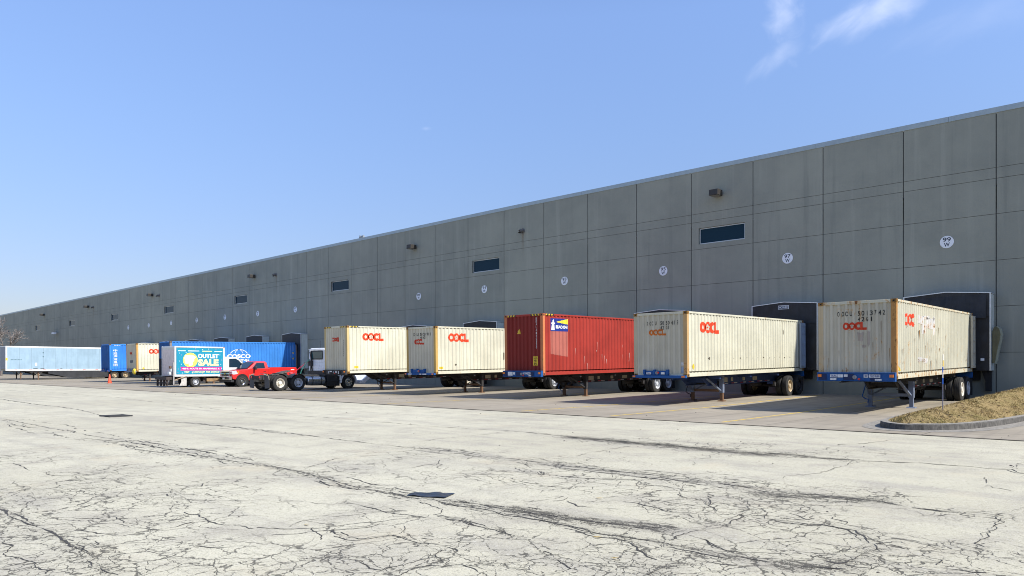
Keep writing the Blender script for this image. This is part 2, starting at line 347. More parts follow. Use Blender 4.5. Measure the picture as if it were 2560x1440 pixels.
(1.2,0.03,[(-2.49,5.94),(-2.33,6.07),(-2.17,6.1),(-2.07,6.28)]),
(1.2,0.03,[(-2.03,6.19),(-2.04,6.44),(-1.99,6.67),(-1.96,6.84)]),
(1.2,0.03,[(-2.65,8.05),(-2.54,7.86),(-2.52,7.75),(-2.39,7.67),(-2.38,7.5),(-2.23,7.45)]),
(1.2,0.03,[(-3.0,7.69),(-2.85,7.58),(-2.71,7.51)]),
(1.2,0.03,[(-2.97,7.75),(-2.93,8.08),(-2.93,8.31)]),
(1.8,0.09,[(-1.99,6.96),(-1.87,7.12),(-1.76,7.17),(-1.62,7.1),(-1.46,7.06),(-1.31,7.06)]),
(2.6,0.06,[(-2.34,5.58),(-2.18,5.69),(-2.03,5.79),(-1.86,5.86)]),
(1.2,0.05,[(-58.42,12.72),(-49.07,13.68),(-38.97,13.52),(-31.13,12.76),(-22.32,12.07),(-19.6,12.61),(-16.56,12.62),(-14.03,12.62),(-11.85,13.02)]),
(1.6,0.15,[(-11.85,13.02),(-10.47,12.88),(-9.25,12.75),(-8.26,12.8)]),
(1.4,0.08,[(-42.09,9.16),(-34.26,8.83),(-31.98,8.92),(-29.22,8.79),(-25.71,8.31)]),
(1.4,0.08,[(-22.25,8.49),(-20.19,8.82),(-18.08,8.94),(-15.8,9.06),(-14.01,9.02),(-12.46,8.98),(-10.83,8.97)]),
(1.6,0.25,[(-25.87,5.73),(-21.2,5.68),(-18.79,5.65),(-16.61,5.76),(-14.4,5.72)]),
(1,0.03,[(-18.03,6.34),(-18.04,7.39),(-17.68,8.48),(-17.88,9.11)]),
(1,0.03,[(-11.85,13.02),(-11.7,11.44),(-11.69,9.96)])]
# ------------------------------------------------------------------ ground
def gz(x, y):
    """apron height: flat yard, rising gently to the dock wall"""
    return max(0., .010*(min(y, 39.)-25))
def seg_d(px, py, ax, ay, bx, by):
    dx, dy = bx-ax, by-ay; L = dx*dx+dy*dy
    t = 0 if L == 0 else max(0, min(1, ((px-ax)*dx+(py-ay)*dy)/L))
    return math.hypot(px-ax-t*dx, py-ay-t*dy)

def asphalt_mat():
    m, t, b = newmat('old_asphalt')
    co = t.n('ShaderNodeTexCoord').outputs['Object']
    line = t.n('ShaderNodeAttribute', attribute_name='crumble').outputs['Fac']
    alli = t.n('ShaderNodeAttribute', attribute_name='alligator').outputs['Fac']
    big = t.noise(co, .12, 4, .6); med = t.noise(co, 1.3, 5, .65)
    grain = t.noise(co, 55., 4, .75); pit = t.noise(co, 140., 2, .6)
    c = t.mix(t.ramp(big, .3, .7), (.415, .388, .290, 1), (.50, .474, .362, 1))
    c = t.mix(t.ramp(med, .43, .72, 0, .7), c, (.32, .295, .24, 1))
    c = t.mix(t.ramp(t.noise(co, .45, 5, .7), .50, .68, 0, .5), c, (.31, .287, .235, 1))
    tracks = t.noise(t.scale(co, (.16, 1.5, 1)), 1., 4, .6)
    c = t.mix(t.ramp(tracks, .48, .72, 0, .5), c, (.30, .280, .238, 1))
    # exposed aggregate: pale stones and dark pits
    c = t.mix(t.ramp(grain, .55, .72, 0, .45), c, (.56, .55, .525, 1))
    c = t.mix(t.ramp(grain, .47, .34, 0, .85), c, (.15, .14, .12, 1))
    c = t.mix(t.ramp(pit, .40, .26, 0, .5), c, (.10, .097, .09, 1))
    spk = t.noise(co, 19., 5, .8)
    c = t.mix(t.ramp(spk, .46, .33, 0, .75), c, (.17, .157, .130, 1))
    c = t.mix(t.ramp(spk, .54, .66, 0, .5), c, (.55, .525, .46, 1))
    c = t.mix(t.math('MULTIPLY', t.ramp(t.noise(co, 11., 6, .75), .56, .70), .30), c, (.26, .24, .20, 1))
    # fine crack nets
    wv = t.n('ShaderNodeTexNoise', inp={'Vector': co, 'Scale': 2.2, 'Detail': 4., 'Roughness': .65}).outputs[1]
    wco = t.vmath('ADD', co, t.vmath('SCALE', t.vmath('SUBTRACT', wv, (.5, .5, .5))))
    t.nt.nodes[-1].inputs[3].default_value = 1.
    for nd in t.nt.nodes:
        if nd.type == 'VECT_MATH' and nd.operation == 'SCALE': nd.inputs[3].default_value = .34
    dark = 0.
    for sc, wd, off in ((1.5, .026, -.04), (2.9, .038, .10), (5.8, .054, .44)):
        vo = t.n('ShaderNodeTexVoronoi', feature='DISTANCE_TO_EDGE', inp={'Vector': wco, 'Scale': sc}).outputs['Distance']
        wn = t.noise(co, 7., 5, .7)
        wid = t.math('MULTIPLY', t.ramp(wn, .30, .70), wd)
        cr = t.math('SUBTRACT', 1., t.ramp(t.math('DIVIDE', vo, t.math('ADD', wid, .0005)), .35, 1.1))
        gate = t.math('SUBTRACT', t.math('ADD', t.math('ADD', alli, t.math('MULTIPLY', line, .45)), t.math('MULTIPLY', t.math('SUBTRACT', t.noise(co, .9, 3, .6), .5), 1.3)), off)
        dark = t.math('MAXIMUM', dark, t.math('MULTIPLY', cr, t.ramp(gate, .25, .74, 0, .80)))
    # crumbled asphalt along the joints and in the worn patches
    cn = t.math('ADD', t.math('MULTIPLY', t.noise(co, 38., 4, .8), .52), t.math('MULTIPLY', t.noise(t.scale(co, (4., 13., 1.)), 1., 5, .7), .48))
    lv = t.math('ADD', line, t.math('MULTIPLY', t.ramp(alli, .75, 1.4), .30))
    th = t.math('SUBTRACT', .66, t.math('MULTIPLY', lv, .145))
    crumb = t.ramp(t.math('SUBTRACT', cn, th), -.01, .03)
    crumb = t.math('MULTIPLY', crumb, t.ramp(lv, .03, .25))
    dark = t.math('MAXIMUM', dark, t.math('MULTIPLY', crumb, .86))
    c = t.mix(t.math('MULTIPLY', t.ramp(lv, .2, 1.1), .22), c, (.22, .205, .18, 1))
    warm = t.math('MULTIPLY', t.ramp(t.noise(co, .8, 4, .6), .55, .75), .35)
    c = t.mix(warm, c, (.45, .385, .27, 1))
    c = t.mix(dark, c, (.040, .037, .032, 1))
    t.nt.links.new(c, b.inputs['Base Color']); b.inputs['Roughness'].default_value = .93; b.inputs['Specular IOR Level'].default_value = .2
    h = t.math('ADD', t.math('MULTIPLY', grain, .6), t.math('MULTIPLY', dark, -.9))
    setbump(t, b, h, .55, .012)
    return m
MATS['asphalt'] = asphalt_mat()
MATS['crack'] = simple('crack_dirt', (.050, .046, .040), .95, var=.35, vscale=40)

def axis_lines(stops):
    out = [stops[0][0]]
    for (a, _), (b, st) in zip(stops, stops[1:]):
        n = max(1, round((b-a)/st)); out += [a+(b-a)*(i+1)/n for i in range(n)]
    return out
ALLI = [(-10.38,2.76,1.6,1.1),(-8.8,3.6,1.3,1.0),(-6.6,1.59,1.3,1.1),(-6.29,2.18,1.1,1.2),(-5.44,2.64,1.,1.1),(-4.98,3.06,.9,1.1),(-4.61,3.71,.8,.9),(-3.58,4.5,.9,1.15),(-3.17,5.03,.9,1.3),(-2.6,5.4,.8,1.2),(-3.55,8.24,1.1,1.15),(-3.61,7.54,1.1,1.1),(-4.9,8.0,1.,.9),(-5.82,8.21,1.4,.85),(-1.97,5.95,.9,1.4),(-1.4,6.18,.8,1.2),(-7.52,7.15,1.2,.75),(-13.45,5.7,1.5,.5),(-1.55,8.83,.6,.6),(-1.22,7.14,.6,1.1),(-6.64,11.9,1.6,.35),(-15.,3.2,2.5,.6),(-8.2,1.9,1.6,.95),(-4.2,4.2,1.3,.85),(-2.6,6.9,1.1,.7),(-9.4,6.1,1.5,.6),(-7.9,6.4,1.2,.6),(-12.2,6.,1.6,.5),(-10.3,8.3,1.5,.55),(-9.,8.7,1.4,.5),(-6.3,13.2,1.5,.75),(-4.5,13.6,1.5,.6),(-8.6,12.9,1.6,.6),(-4.6,9.1,1.3,.8),(-3.0,9.4,1.,.75),(-7.2,9.2,1.5,.6),(-12.,4.1,1.5,.6),(-11.,5.2,1.2,.5),(-7.6,3.1,1.3,.8),(-5.9,4.2,1.,.6),(-18.,7.6,2.,.35)]
def build_asphalt():
    xs = axis_lines([(-2600, 0), (-420, 400), (-120, 30), (-50, 5), (-26, .8), (-15, .3), (2.5, .11), (8, .8), (60, 8), (400, 60), (2600, 400)])
    ys = axis_lines([(-2600, 0), (-300, 400), (-20, 30), (0, 4), (1, .4), (13, .11), (18.5, .3)])
    nx, ny = len(xs), len(ys)
    vs = [(x, y, 0.) for y in ys for x in xs]
    fs = [(j*nx+i, j*nx+i+1, (j+1)*nx+i+1, (j+1)*nx+i) for j in range(ny-1) for i in range(nx-1)]
    # density of crumbling near the traced joints
    cell = {}
    def put(k, v): cell.setdefault(k, []).append(v)
    for wgt, sp, P in CRACKS:
        for (ax, ay), (bx, by) in zip(P, P[1:]):
            r = .10+sp*1.5; L = math.hypot(bx-ax, by-ay); n = max(1, int(L/.4))
            for i in range(n+1):
                cx, cy = ax+(bx-ax)*i/n, ay+(by-ay)*i/n
                put((int(cx//1), int(cy//1)), (cx, cy, r, max(.0, wgt-.7)*.50+max(0., wgt-2.2)*.30, i, (ax, ay, bx, by)))
    line = [0.]*len(vs); al = [0.]*len(vs)
    for i, (x, y, _) in enumerate(vs):
        if -45 < x < 4 and .5 < y < 18.5:
            best = 0.; k0, k1 = int(x//1), int(y//1); seen = set()
            for a in (-1, 0, 1):
                for b_ in (-1, 0, 1):
                    for cx, cy, r, g, _, sg in cell.get((k0+a, k1+b_), ()):
                        if (sg, g) in seen: continue
                        seen.add((sg, g)); d = seg_d(x, y, *sg)
                        if d < r*2.2: best = max(best, g*math.exp(-(d/r)**2*1.3))
            line[i] = best
        v = (.22 if -16 < x < 2 and y < 12 else 0.)*max(0, min(1, (12.5-y)/3))
        for cx, cy, r, g in ALLI:
            d = math.hypot(x-cx, y-cy)
            if d < 2.2*r: v = max(v, g*math.exp(-(d/r)**2*.9))
        al[i] = v
    # ragged open cracks, several strands to a worn joint
    nb = len(fs); rnd = random.Random(3); mi = [0]*nb
    for wgt, sp, P in CRACKS:
        P2 = [P[0]]
        for (ax, ay), (bx, by) in zip(P, P[1:]):
            L = math.hypot(bx-ax, by-ay); st = max(.028, .005*math.hypot((ax+bx)/2, (ay+by)/2)); n = max(1, int(L/st))
            P2 += [(ax+(bx-ax)*(i+1)/n, ay+(by-ay)*(i+1)/n) for i in range(n)]
        strands = (2 if wgt >= 1.2 else 1) if wgt < 1.3 else 3+int(sp/.03)+int(wgt)
        for sidx in range(strands):
            ph = rnd.random()*100; off = 0 if sidx == 0 else rnd.gauss(0, sp)
            a, e = (0, len(P2)) if sidx == 0 else sorted((rnd.randrange(len(P2)), rnd.randrange(len(P2))))
            prev = None
            for i in range(a, e):
                x, y = P2[i]; x0, y0 = P2[max(0, i-1)]; x1, y1 = P2[min(len(P2)-1, i+1)]
                dx, dy = x1-x0, y1-y0; L = math.hypot(dx, dy) or 1; nx_, ny_ = -dy/L, dx/L
                d = math.hypot(x, y)
                j = (mnoise.noise((x*2.1, y*2.1, ph))*.09+mnoise.noise((x*7, y*7, ph+9))*.045+mnoise.noise((x*21, y*21, ph+70))*.022)*(1 if wgt < 2 else .7)+off+(mnoise.noise((x*.5, y*.5, ph+30))*sp if sidx else 0)
                g = mnoise.noise((x*3.3, y*3.3, ph+50)); w_ = (.0036+.00060*d)*(.5+.40*min(wgt, 2.4))*(.6+max(-.5, g*1.5))*(1. if sidx == 0 else .7)*(.45+.55*abs(dx)/L)
                if sidx == 0 and wgt < 1.3 and g < -.42 or sidx and g < -.12: prev = None; continue
                q = (x+nx_*(j-w_), y+ny_*(j-w_)), (x+nx_*(j+w_), y+ny_*(j+w_))
                if prev and q[0][1] < 18.45:
                    k = len(vs); vs += [(prev[0][0], prev[0][1], .003), (q[0][0], q[0][1], .003), (q[1][0], q[1][1], .003), (prev[1][0], prev[1][1], .003)]
                    fs.append((k, k+1, k+2, k+3)); mi.append(1)
                prev = q
    line += [0.]*(len(vs)-len(line)); al += [0.]*(len(vs)-len(al))
    me = bpy.data.meshes.new('asphalt_yard'); me.from_pydata(vs, [], fs); me.materials.append(MATS['asphalt']); me.materials.append(MATS['crack'])
    me.polygons.foreach_set('material_index', mi)
    me.attributes.new('crumble', 'FLOAT', 'POINT').data.foreach_set('value', line)
    me.attributes.new('alligator', 'FLOAT', 'POINT').data.foreach_set('value', al)
    o = bpy.data.objects.new('asphalt_yard', me); COL.objects.link(o); tag(o, kind='structure')
build_asphalt()

def apron_mat():
    m, t, b = newmat('apron_concrete')
    co = t.n('ShaderNodeTexCoord').outputs['Object']
    sep = t.n('ShaderNodeSeparateXYZ', inp={0: co}); X, Y = sep.outputs[0], sep.outputs[1]
    big = t.noise(co, .22, 4, .6); fine = t.noise(co, 22., 5, .7)
    c = t.mix(t.ramp(big, .3, .7), (.250, .218, .168, 1), (.328, .290, .228, 1))
    tr = t.noise(t.scale(co, (2.4, .10, 1)), 1., 4, .6)       # tyre lanes run in and out of the bays
    c = t.mix(t.ramp(tr, .45, .7, 0, .6), c, (.190, .168, .136, 1))
    tr2 = t.noise(t.scale(co, (.13, 1.7, 1)), 1., 4, .6)
    c = t.mix(t.ramp(tr2, .52, .7, 0, .4), c, (.20, .172, .138, 1))
    oil = t.noise(co, .55, 5, .62)
    c = t.mix(t.math('MULTIPLY', t.ramp(oil, .58, .72), t.math('MULTIPLY', t.ramp(Y, 21., 27.), .55)), c, (.12, .108, .094, 1))
    c = t.mix(t.ramp(fine, .45, .25, 0, .4), c, (.15, .135, .115, 1))
    # sawn joints
    jx = t.math('ABSOLUTE', t.math('SUBTRACT', t.math('FRACT', t.math('DIVIDE', t.math('ADD', X, 405.70), 3.788)), .5))
    jy = t.math('ABSOLUTE', t.math('SUBTRACT', t.math('FRACT', t.math('DIVIDE', t.math('ADD', Y, 2.9), 4.6)), .5))
    j = t.math('MINIMUM', t.math('MULTIPLY', t.math('SUBTRACT', .5, jx), 3.788), t.math('MULTIPLY', t.math('SUBTRACT', .5, jy), 4.6))
    j = t.math('ADD', j, t.math('MULTIPLY', t.math('SUBTRACT', t.noise(co, 5., 3), .5), .012))
    c = t.mix(t.math('MULTIPLY', t.ramp(j, .022, .010), .8), c, (.075, .066, .055, 1))
    t.nt.links.new(c, b.inputs['Base Color']); b.inputs['Roughness'].default_value = .88; b.inputs['Specular IOR Level'].default_value = .25
    setbump(t, b, t.math('ADD', fine, t.math('MULTIPLY', t.ramp(j, .022, .01), -1.)), .3, .01)
    return m
def build_apron():
    xs = [-2600, -1200, -420, -250]+[-200+5*i for i in range(52)]+[100, 400, 1200, 2600]
    ys = [18.5, 19.5, 21, 23, 25, 27, 29, 31, 33, 35, 37, 38.72, 600, 2600]
    b = MB(); nx = len(xs)
    vs = [(x, y, .012+gz(x, y)) for y in ys for x in xs]
    fs = [(j*nx+i, j*nx+i+1, (j+1)*nx+i+1, (j+1)*nx+i) for j in range(len(ys)-1) for i in range(nx-1)]
    b.raw(vs, fs); 
    b.face([(-2600, 18.5, 0), (2600, 18.5, 0), (2600, 18.5, .012), (-2600, 18.5, .012)])
    tag(b.build('concrete_apron', apron_mat(), fix=False), kind='structure')
    # dark ragged joint between apron and asphalt
    rnd = random.Random(5); s = MB(); x = -120.; pw = .02
    while x < 6:
        st = .12 if x > -30 else .5; w_ = .018+.03*max(0, mnoise.noise((x*1.3, 0, 0)))+.0006*abs(x); yy = 18.47+.03*mnoise.noise((x*.8, 4, 0))
        s.face([(x, yy-pw, .016), (x+st, yy-w_, .016), (x+st, yy+w_, .016), (x, yy+pw, .016)]); pw = w_; x += st
    tag(s.build('pavement_joint', MATS['crack'], fix=False), kind='structure')
build_apron()
def yellow_paint():
    m, t, b = newmat('yellow_line_paint'); co = t.n('ShaderNodeTexCoord').outputs['Object']
    f = t.noise(co, 9., 6, .7)
    c = t.mix(t.ramp(f, .44, .62), (.60, .40, .05, 1), (.34, .28, .155, 1)); t.nt.links.new(c, b.inputs['Base Color']); b.inputs['Roughness'].default_value = .8
    return m
ym = yellow_paint(); lines = MB()
for k in range(0, 40):
    x = -9.25-3.76*k
    if k % 2 == 1 and k > 2: continue
    y0 = 18.9; ys = [y0, 25, 31, 37.5]
    for a, e in zip(ys, ys[1:]): lines.face([(x-.06, a, .016+gz(x, a)), (x+.06, a, .016+gz(x, a)), (x+.06, e, .016+gz(x, e)), (x-.06, e, .016+gz(x, e))])
tag(lines.build('painted_bay_lines', ym, fix=False), kind='structure')

# ------------------------------------------------------------------ grass bank with its kerb
KERB = [(-5.85, 38.6), (-5.86, 33), (-5.87, 27.), (-5.82, 23.4), (-5.68, 21.2), (-5.48, 20.2), (-5.15, 19.71), (-4.7, 19.6), (-4.08, 20.05), (-3.57, 21.15), (-3.2, 23.2), (-2.95, 25.4), (-2.5, 27.6), (-1.5, 29.8), (.6, 31.2), (4, 31.9), (12, 32.3), (60, 32.6)]
def smooth_line(P, n=8):
    out = []
    for i in range(len(P)-1):
        p0 = Vector(P[max(0, i-1)]); p1 = Vector(P[i]); p2 = Vector(P[i+1]); p3 = Vector(P[min(len(P)-1, i+2)])
        for k in range(n):
            u = k/n; out.append(tuple(.5*((2*p1)+(p2-p0)*u+(2*p0-5*p1+4*p2-p3)*u*u+(3*p1-p0-3*p2+p3)*u**3)))
    return out+[P[-1]]
KL = smooth_line(KERB)
def kerb_normal(i):
    a = Vector(KL[max(0, i-1)]); b = Vector(KL[min(len(KL)-1, i+1)]); d = (b-a).normalized(); return Vector((-d.y, d.x))   # points to the grass side
km = simple('kerb_concrete', (.24, .222, .19), .9, var=.3, vscale=7)
kb = MB(); ring_pts = []
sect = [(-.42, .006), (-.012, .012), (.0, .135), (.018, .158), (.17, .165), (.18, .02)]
for i, p in enumerate(KL):
    n_ = kerb_normal(i); h = min(1., max(0.02, (27.2-p[1])/4.)) if i < 40 and p[0] < -5.6 else 1.   # the kerb sinks into the apron on the dock side
    ch = 1-.12*max(0, mnoise.noise((p[0]*4, p[1]*4, 2)))
    ring_pts.append([(p[0]+n_.x*a, p[1]+n_.y*a, gz(*p)+.012+(z*h*(ch if z > .1 else 1))) for a, z in sect])
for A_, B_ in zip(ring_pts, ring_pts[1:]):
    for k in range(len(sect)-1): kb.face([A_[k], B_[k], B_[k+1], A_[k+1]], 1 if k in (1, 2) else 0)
tag(kb.build('kerb', [km, simple('kerb_face_shade', (.085, .080, .072), .9, var=.45, vscale=9)], smooth=False, fix=False), kind='structure')  # the face's shade is put into a darker colour of its own
POLY = [(p[0]+kerb_normal(i).x*.17, p[1]+kerb_normal(i).y*.17) for i, p in enumerate(KL)]+[(60, 38.69), (-5.7, 38.69)]
def inside(x, y, P=POLY):
    c = False; j = len(P)-1
    for i in range(len(P)):
        if (P[i][1] > y) != (P[j][1] > y) and x < (P[j][0]-P[i][0])*(y-P[i][1])/(P[j][1]-P[i][1])+P[i][0]: c = not c
        j = i
    return c
def bank_z(x, y):
    d = min(seg_d(x, y, *a, *b) for a, b in zip(KL, KL[1:]))
    d = max(0, d-.17); wall_side = seg_d(x, y, -5.86, 38.6, -5.86, 24)
    base = gz(x, y)+.012+(.15 if y < 25 else max(.03, .15-.05*(y-25)) if x < -5 else .15)
    return base+min(.30*d, .5+.16*d, 1.4)+.05*mnoise.noise((x*.9, y*.9, 1))*min(1, d)+.02*mnoise.noise((x*4, y*4, 7))*min(1, d*3)
def clump(x, y): return mnoise.noise((x*1.7, y*1.7, 5))
def grass_mat(name, blade=False):
    m, t, b = newmat(name); co = t.n('ShaderNodeTexCoord').outputs['Object']
    f = t.noise(co, 1.1, 4, .65); g = t.noise(co, 9., 5, .7); h = t.noise(co, 45., 3, .7)
    c = t.mix(t.ramp(f, .38, .66), (.34, .25, .115, 1), (.20, .165, .06, 1))
    c = t.mix(t.ramp(g, .42, .68), c, (.39, .30, .15, 1))
    if not blade:
        c = t.mix(t.ramp(t.noise(co, 5., 5, .7), .52, .66, 0, .9), c, (.06, .042, .025, 1))
        c = t.mix(t.ramp(h, .5, .3, 0, .8), c, (.075, .06, .028, 1))
    t.nt.links.new(c, b.inputs['Base Color']); b.inputs['Roughness'].default_value = .95; b.inputs['Specular IOR Level'].default_value = .1
    if not blade: setbump(t, b, t.math('ADD', g, h), 1., .05)
    return m
gm = MB(); gx = axis_lines([(-6, 0), (0, .22), (8, .8), (60, 6)]); gy = axis_lines([(19.4, 0), (38.69, .22)])
V = {}; gv = []
for j, y in enumerate(gy):
    for i, x in enumerate(gx):
        cx, cy = x, y
        V[i, j] = len(gv); gv.append((x, y, bank_z(x, y) if inside(x, y) else -.05))
gf = [(V[i, j], V[i+1, j], V[i+1, j+1], V[i, j+1]) for j in range(len(gy)-1) for i in range(len(gx)-1) if any(gv[V[a, c_]][2] > 0 for a in (i, i+1) for c_ in (j, j+1))]
tag(gm.raw(gv, gf).build('grass_bank', grass_mat('bank_turf'), smooth=True, fix=False), kind='structure')
rnd = random.Random(11); gb = MB(); cnt = 0
while cnt < 26000:
    x = rnd.uniform(-5.8, 1.5 if cnt % 5 == 0 else -2.4); y = rnd.uniform(19.7, 38.6)
    if not inside(x, y): cnt += .2; continue
    if clump(x, y) < -.12 and rnd.random() < .75: cnt += .5; continue
    z = bank_z(x, y); a = rnd.random()*6.28; h = rnd.uniform(.018, .05)*(1+max(0, clump(x, y))*1.6)*(1.2 if mnoise.noise((x, y, 3)) > .1 else .8); wd = rnd.uniform(.006, .014); l = rnd.uniform(-.06, .06); l2 = rnd.uniform(-.06, .06)
    gb.face([(x-wd*math.cos(a), y-wd*math.sin(a), z-.01), (x+wd*math.cos(a), y+wd*math.sin(a), z-.01), (x+l, y+l2, z+h)]); cnt += 1
tag(gb.build('dry_grass', grass_mat('dry_grass_blades', True), fix=False), 'short dry yellow and green grass covering the sloping bank', 'grass', kind='stuff')
lf = MB()
for k in range(150):
    x = rnd.uniform(-5.7, -3.); y = rnd.uniform(20, 38)
    if not inside(x, y): continue
    z = bank_z(x, y)+.02; a = rnd.random()*6.28; r = rnd.uniform(.03, .07)
    lf.face([(x+r*math.cos(a), y+r*math.sin(a), z), (x-r*.6*math.sin(a), y+r*.6*math.cos(a), z+.03), (x-r*math.cos(a), y-r*math.sin(a), z+.01), (x+r*.6*math.sin(a), y-r*.6*math.cos(a), z+.02)])
tag(lf.build('dead_leaves', simple('dead_leaf', (.11, .06, .03), .9), fix=False), 'brown dead leaves scattered over the grass bank', 'leaves', kind='stuff')

# ------------------------------------------------------------------ small things lying on the yard
pb = MB()
for k in range(150):
    far = k % 3 == 0
    x = rnd.uniform(-45, -1) if far else rnd.uniform(-16, -.6); y = rnd.uniform(12, 24) if far else rnd.uniform(2.5, 17)
    r = rnd.uniform(.006, .018)*(1.4 if far else .8); z0 = .012 if y > 18.5 else 0
    n = 5; c0 = [(x+r*rnd.uniform(.7, 1.2)*math.cos(6.28*i/n)*1.4, y+r*math.sin(6.28*i/n), z0) for i in range(n)]
    top = (x, y, z0+r*.9)
    for i in range(n): pb.face([c0[i], c0[(i+1) % n], top])
tag(pb.build('pebbles', simple('pebble', (.10, .085, .07), .9, var=.5), fix=False), 'small dark stones and bits of grit strewn on the yard', 'grit', kind='stuff')
lm = simple('yellow_leaf', (.42, .27, .04), .8)
for k, (x, y, r) in enumerate([(-4.99, 7.02, .04), (-3.86, 5.4, .035), (-3.33, 4.9, .03), (-6.3, 3.9, .03)]):
    b = MB(); b.face([(x-r*1.4, y, .008), (x, y-r*.5, .012), (x+r*1.4, y+.3*r, .02), (x, y+r*.5, .014)])
    tag(b.build('fallen_leaf', lm, fix=False), ['dry yellow leaf lying by dark cracked seam left of centre', 'dry yellow leaf on asphalt below the wide black seam', 'dry yellow leaf nearest the photographer among fine cracks', 'small yellow leaf on pale asphalt left of the rubber mat'][k], 'leaf', 'leaves on the asphalt')
# flattened sheet of black plastic
mm = simple('black_sheet', (.022, .025, .034), .30, var=.5, vscale=5)
sh = MB(); c4 = [Vector((-6.82, 5.60)), Vector((-6.36, 5.80)), Vector((-6.50, 6.10)), Vector((-6.92, 5.82))]; nn = 14
gp = {}
for i in range(nn+1):
    for j in range(nn//2+1):
        u, v = i/nn, j/(nn//2); p = (c4[0]*(1-u)+c4[1]*u)*(1-v)+(c4[3]*(1-u)+c4[2]*u)*v
        gp[i, j] = (p.x, p.y, .010+.012*max(0, math.sin(u*9+v*3))+.008*mnoise.noise((u*5, v*5, 3)))
for i in range(nn):
    for j in range(nn//2): sh.face([gp[i, j], gp[i+1, j], gp[i+1, j+1], gp[i, j+1]])
tag(sh.build('plastic_sheet', mm, smooth=True, fix=False), 'flat shiny black plastic sheet lying on the cracked asphalt', 'plastic sheet')
# storm drain in its sunken patch
t = thing('storm_drain', 'dark storm drain inlet in a broken hollow of the asphalt', 'drain', (-24.7, 8.45, 0))
b = MB()
for k in range(14):
    a0, a1 = 6.28*k/14, 6.28*(k+1)/14; r0, r1 = 1+.25*mnoise.noise((k*.9, 0, 0)), 1+.25*mnoise.noise(((k+1) % 14*.9, 0, 0))
    b.face([(0, 0, .006), (.52*r0*math.cos(a0), .46*r0*math.sin(a0), .005), (.52*r1*math.cos(a1), .46*r1*math.sin(a1), .005)])
b.build('hollow', simple('drain_dirt', (.24, .22, .18), .95, var=.5, vscale=5), t, fix=False)
g = MB()
for k in range(7): g.box(-.42+.13*k, -.36+.13*k, -.3, .3, .008, .03)
g.box(-.46, .46, -.34, -.3, .008, .034).box(-.46, .46, .3, .34, .008, .034); g.build('grate', simple('cast_iron', (.03, .028, .026), .7), t)
# plough marker stake by the kerb
t = thing('marker_stake', 'thin blue and white snow marker stake standing behind the kerb', 'stake', (-4.45, 22.05, bank_z(-4.45, 22.05)-.05))
hh = 1.2
MB().tube([(0, 0, 0), (0, 0, .62*hh)], .011, 8).build('pole', simple('stake_grey', (.16, .16, .22), .6), t)
MB().tube([(0, 0, .62*hh), (0, 0, .76*hh)], .013, 8).build('lower_band', simple('stake_blue', (.02, .12, .55), .5), t)
MB().tube([(0, 0, .76*hh), (0, 0, .88*hh)], .013, 8).build('white_band', simple('stake_white', (.75, .70, .68), .5), t)
MB().tube([(0, 0, .88*hh), (0, 0, hh)], .013, 8).build('upper_band', MATS['stake_blue'], t)
# ------------------------------------------------------------------ the warehouse
WY = 38.7
def sag(x): return 1-.00055*max(0., -35-x)
def wall_mat():
    m, t, b = newmat('tilt_up_concrete')
    co = t.n('ShaderNodeTexCoord').outputs['Object']
    sep = t.n('ShaderNodeSeparateXYZ', inp={0: co}); X, Z = sep.outputs[0], sep.outputs[2]
    px = t.math('FLOOR', t.math('DIVIDE', t.math('ADD', X, 405.70-1.894+1.894), 3.788))
    wn = t.n('ShaderNodeTexWhiteNoise', noise_dimensions='1D', inp={'W': px}).outputs[0]
    big = t.noise(co, .35, 5, .62); fine = t.noise(co, 14., 5, .7); grit = t.noise(co, 60., 2, .6)
    run = t.noise(t.scale(co, (1.6, 1.6, .07)), 1., 5, .62)
    c = t.mix(t.ramp(big, .3, .7), (.238, .250, .220, 1), (.288, .299, .258, 1))
    c = t.mix(t.ramp(wn, 0, 1, 0, .20), c, (.218, .232, .212, 1))
    c = t.mix(t.ramp(run, .52, .74, 0, .5), c, (.34, .35, .305, 1))
    c = t.mix(t.ramp(run, .45, .27, 0, .45), c, (.165, .178, .165, 1))
    c = t.mix(t.ramp(fine, .6, .8, 0, .3), c, (.29, .32, .305, 1))
    c = t.mix(t.ramp(grit, .42, .28, 0, .35), c, (.145, .163, .157, 1))
    t.nt.links.new(c, b.inputs['Base Color']); b.inputs['Roughness'].default_value = .92; b.inputs['Specular IOR Level'].default_value = .2
    low = t.math('ADD', Z, t.math('MULTIPLY', t.math('SUBTRACT', t.noise(t.scale(co, (1., 1., .4)), 1.4, 5, .65), .5), 2.2))
    c = t.mix(t.ramp(low, 1.0, .1, 0, .15), c, (.15, .15, .132, 1))       # splash dirt at the foot of the wall
    t.nt.links.new(c, b.inputs['Base Color'])
    setbump(t, b, t.math('ADD', fine, t.math('MULTIPLY', grit, .6)), .35, .012); return m
bld = thing('warehouse', 'very long grey concrete panel warehouse with dock doors and narrow high windows', 'warehouse', (0, 0, 0))
wmat = wall_mat(); jm = simple('joint_backing', (.07, .072, .07), .95)  # dark colour of the backing seen in the panel gaps
ROWS = [0, 2.22, 4.30, 6.38, 8.47, 10.07, 10.56, 13.06]
PX = [-5.70-3.788*n for n in range(-14, 58)]          # vertical joints
WIN = {k: -5.70-3.788*(k+.5) for k in (3, 8, 13, 18, 23, 28, 33, 38, 43, -2, -7)}
wb = MB()
def wz(x, z): return z*sag(x)
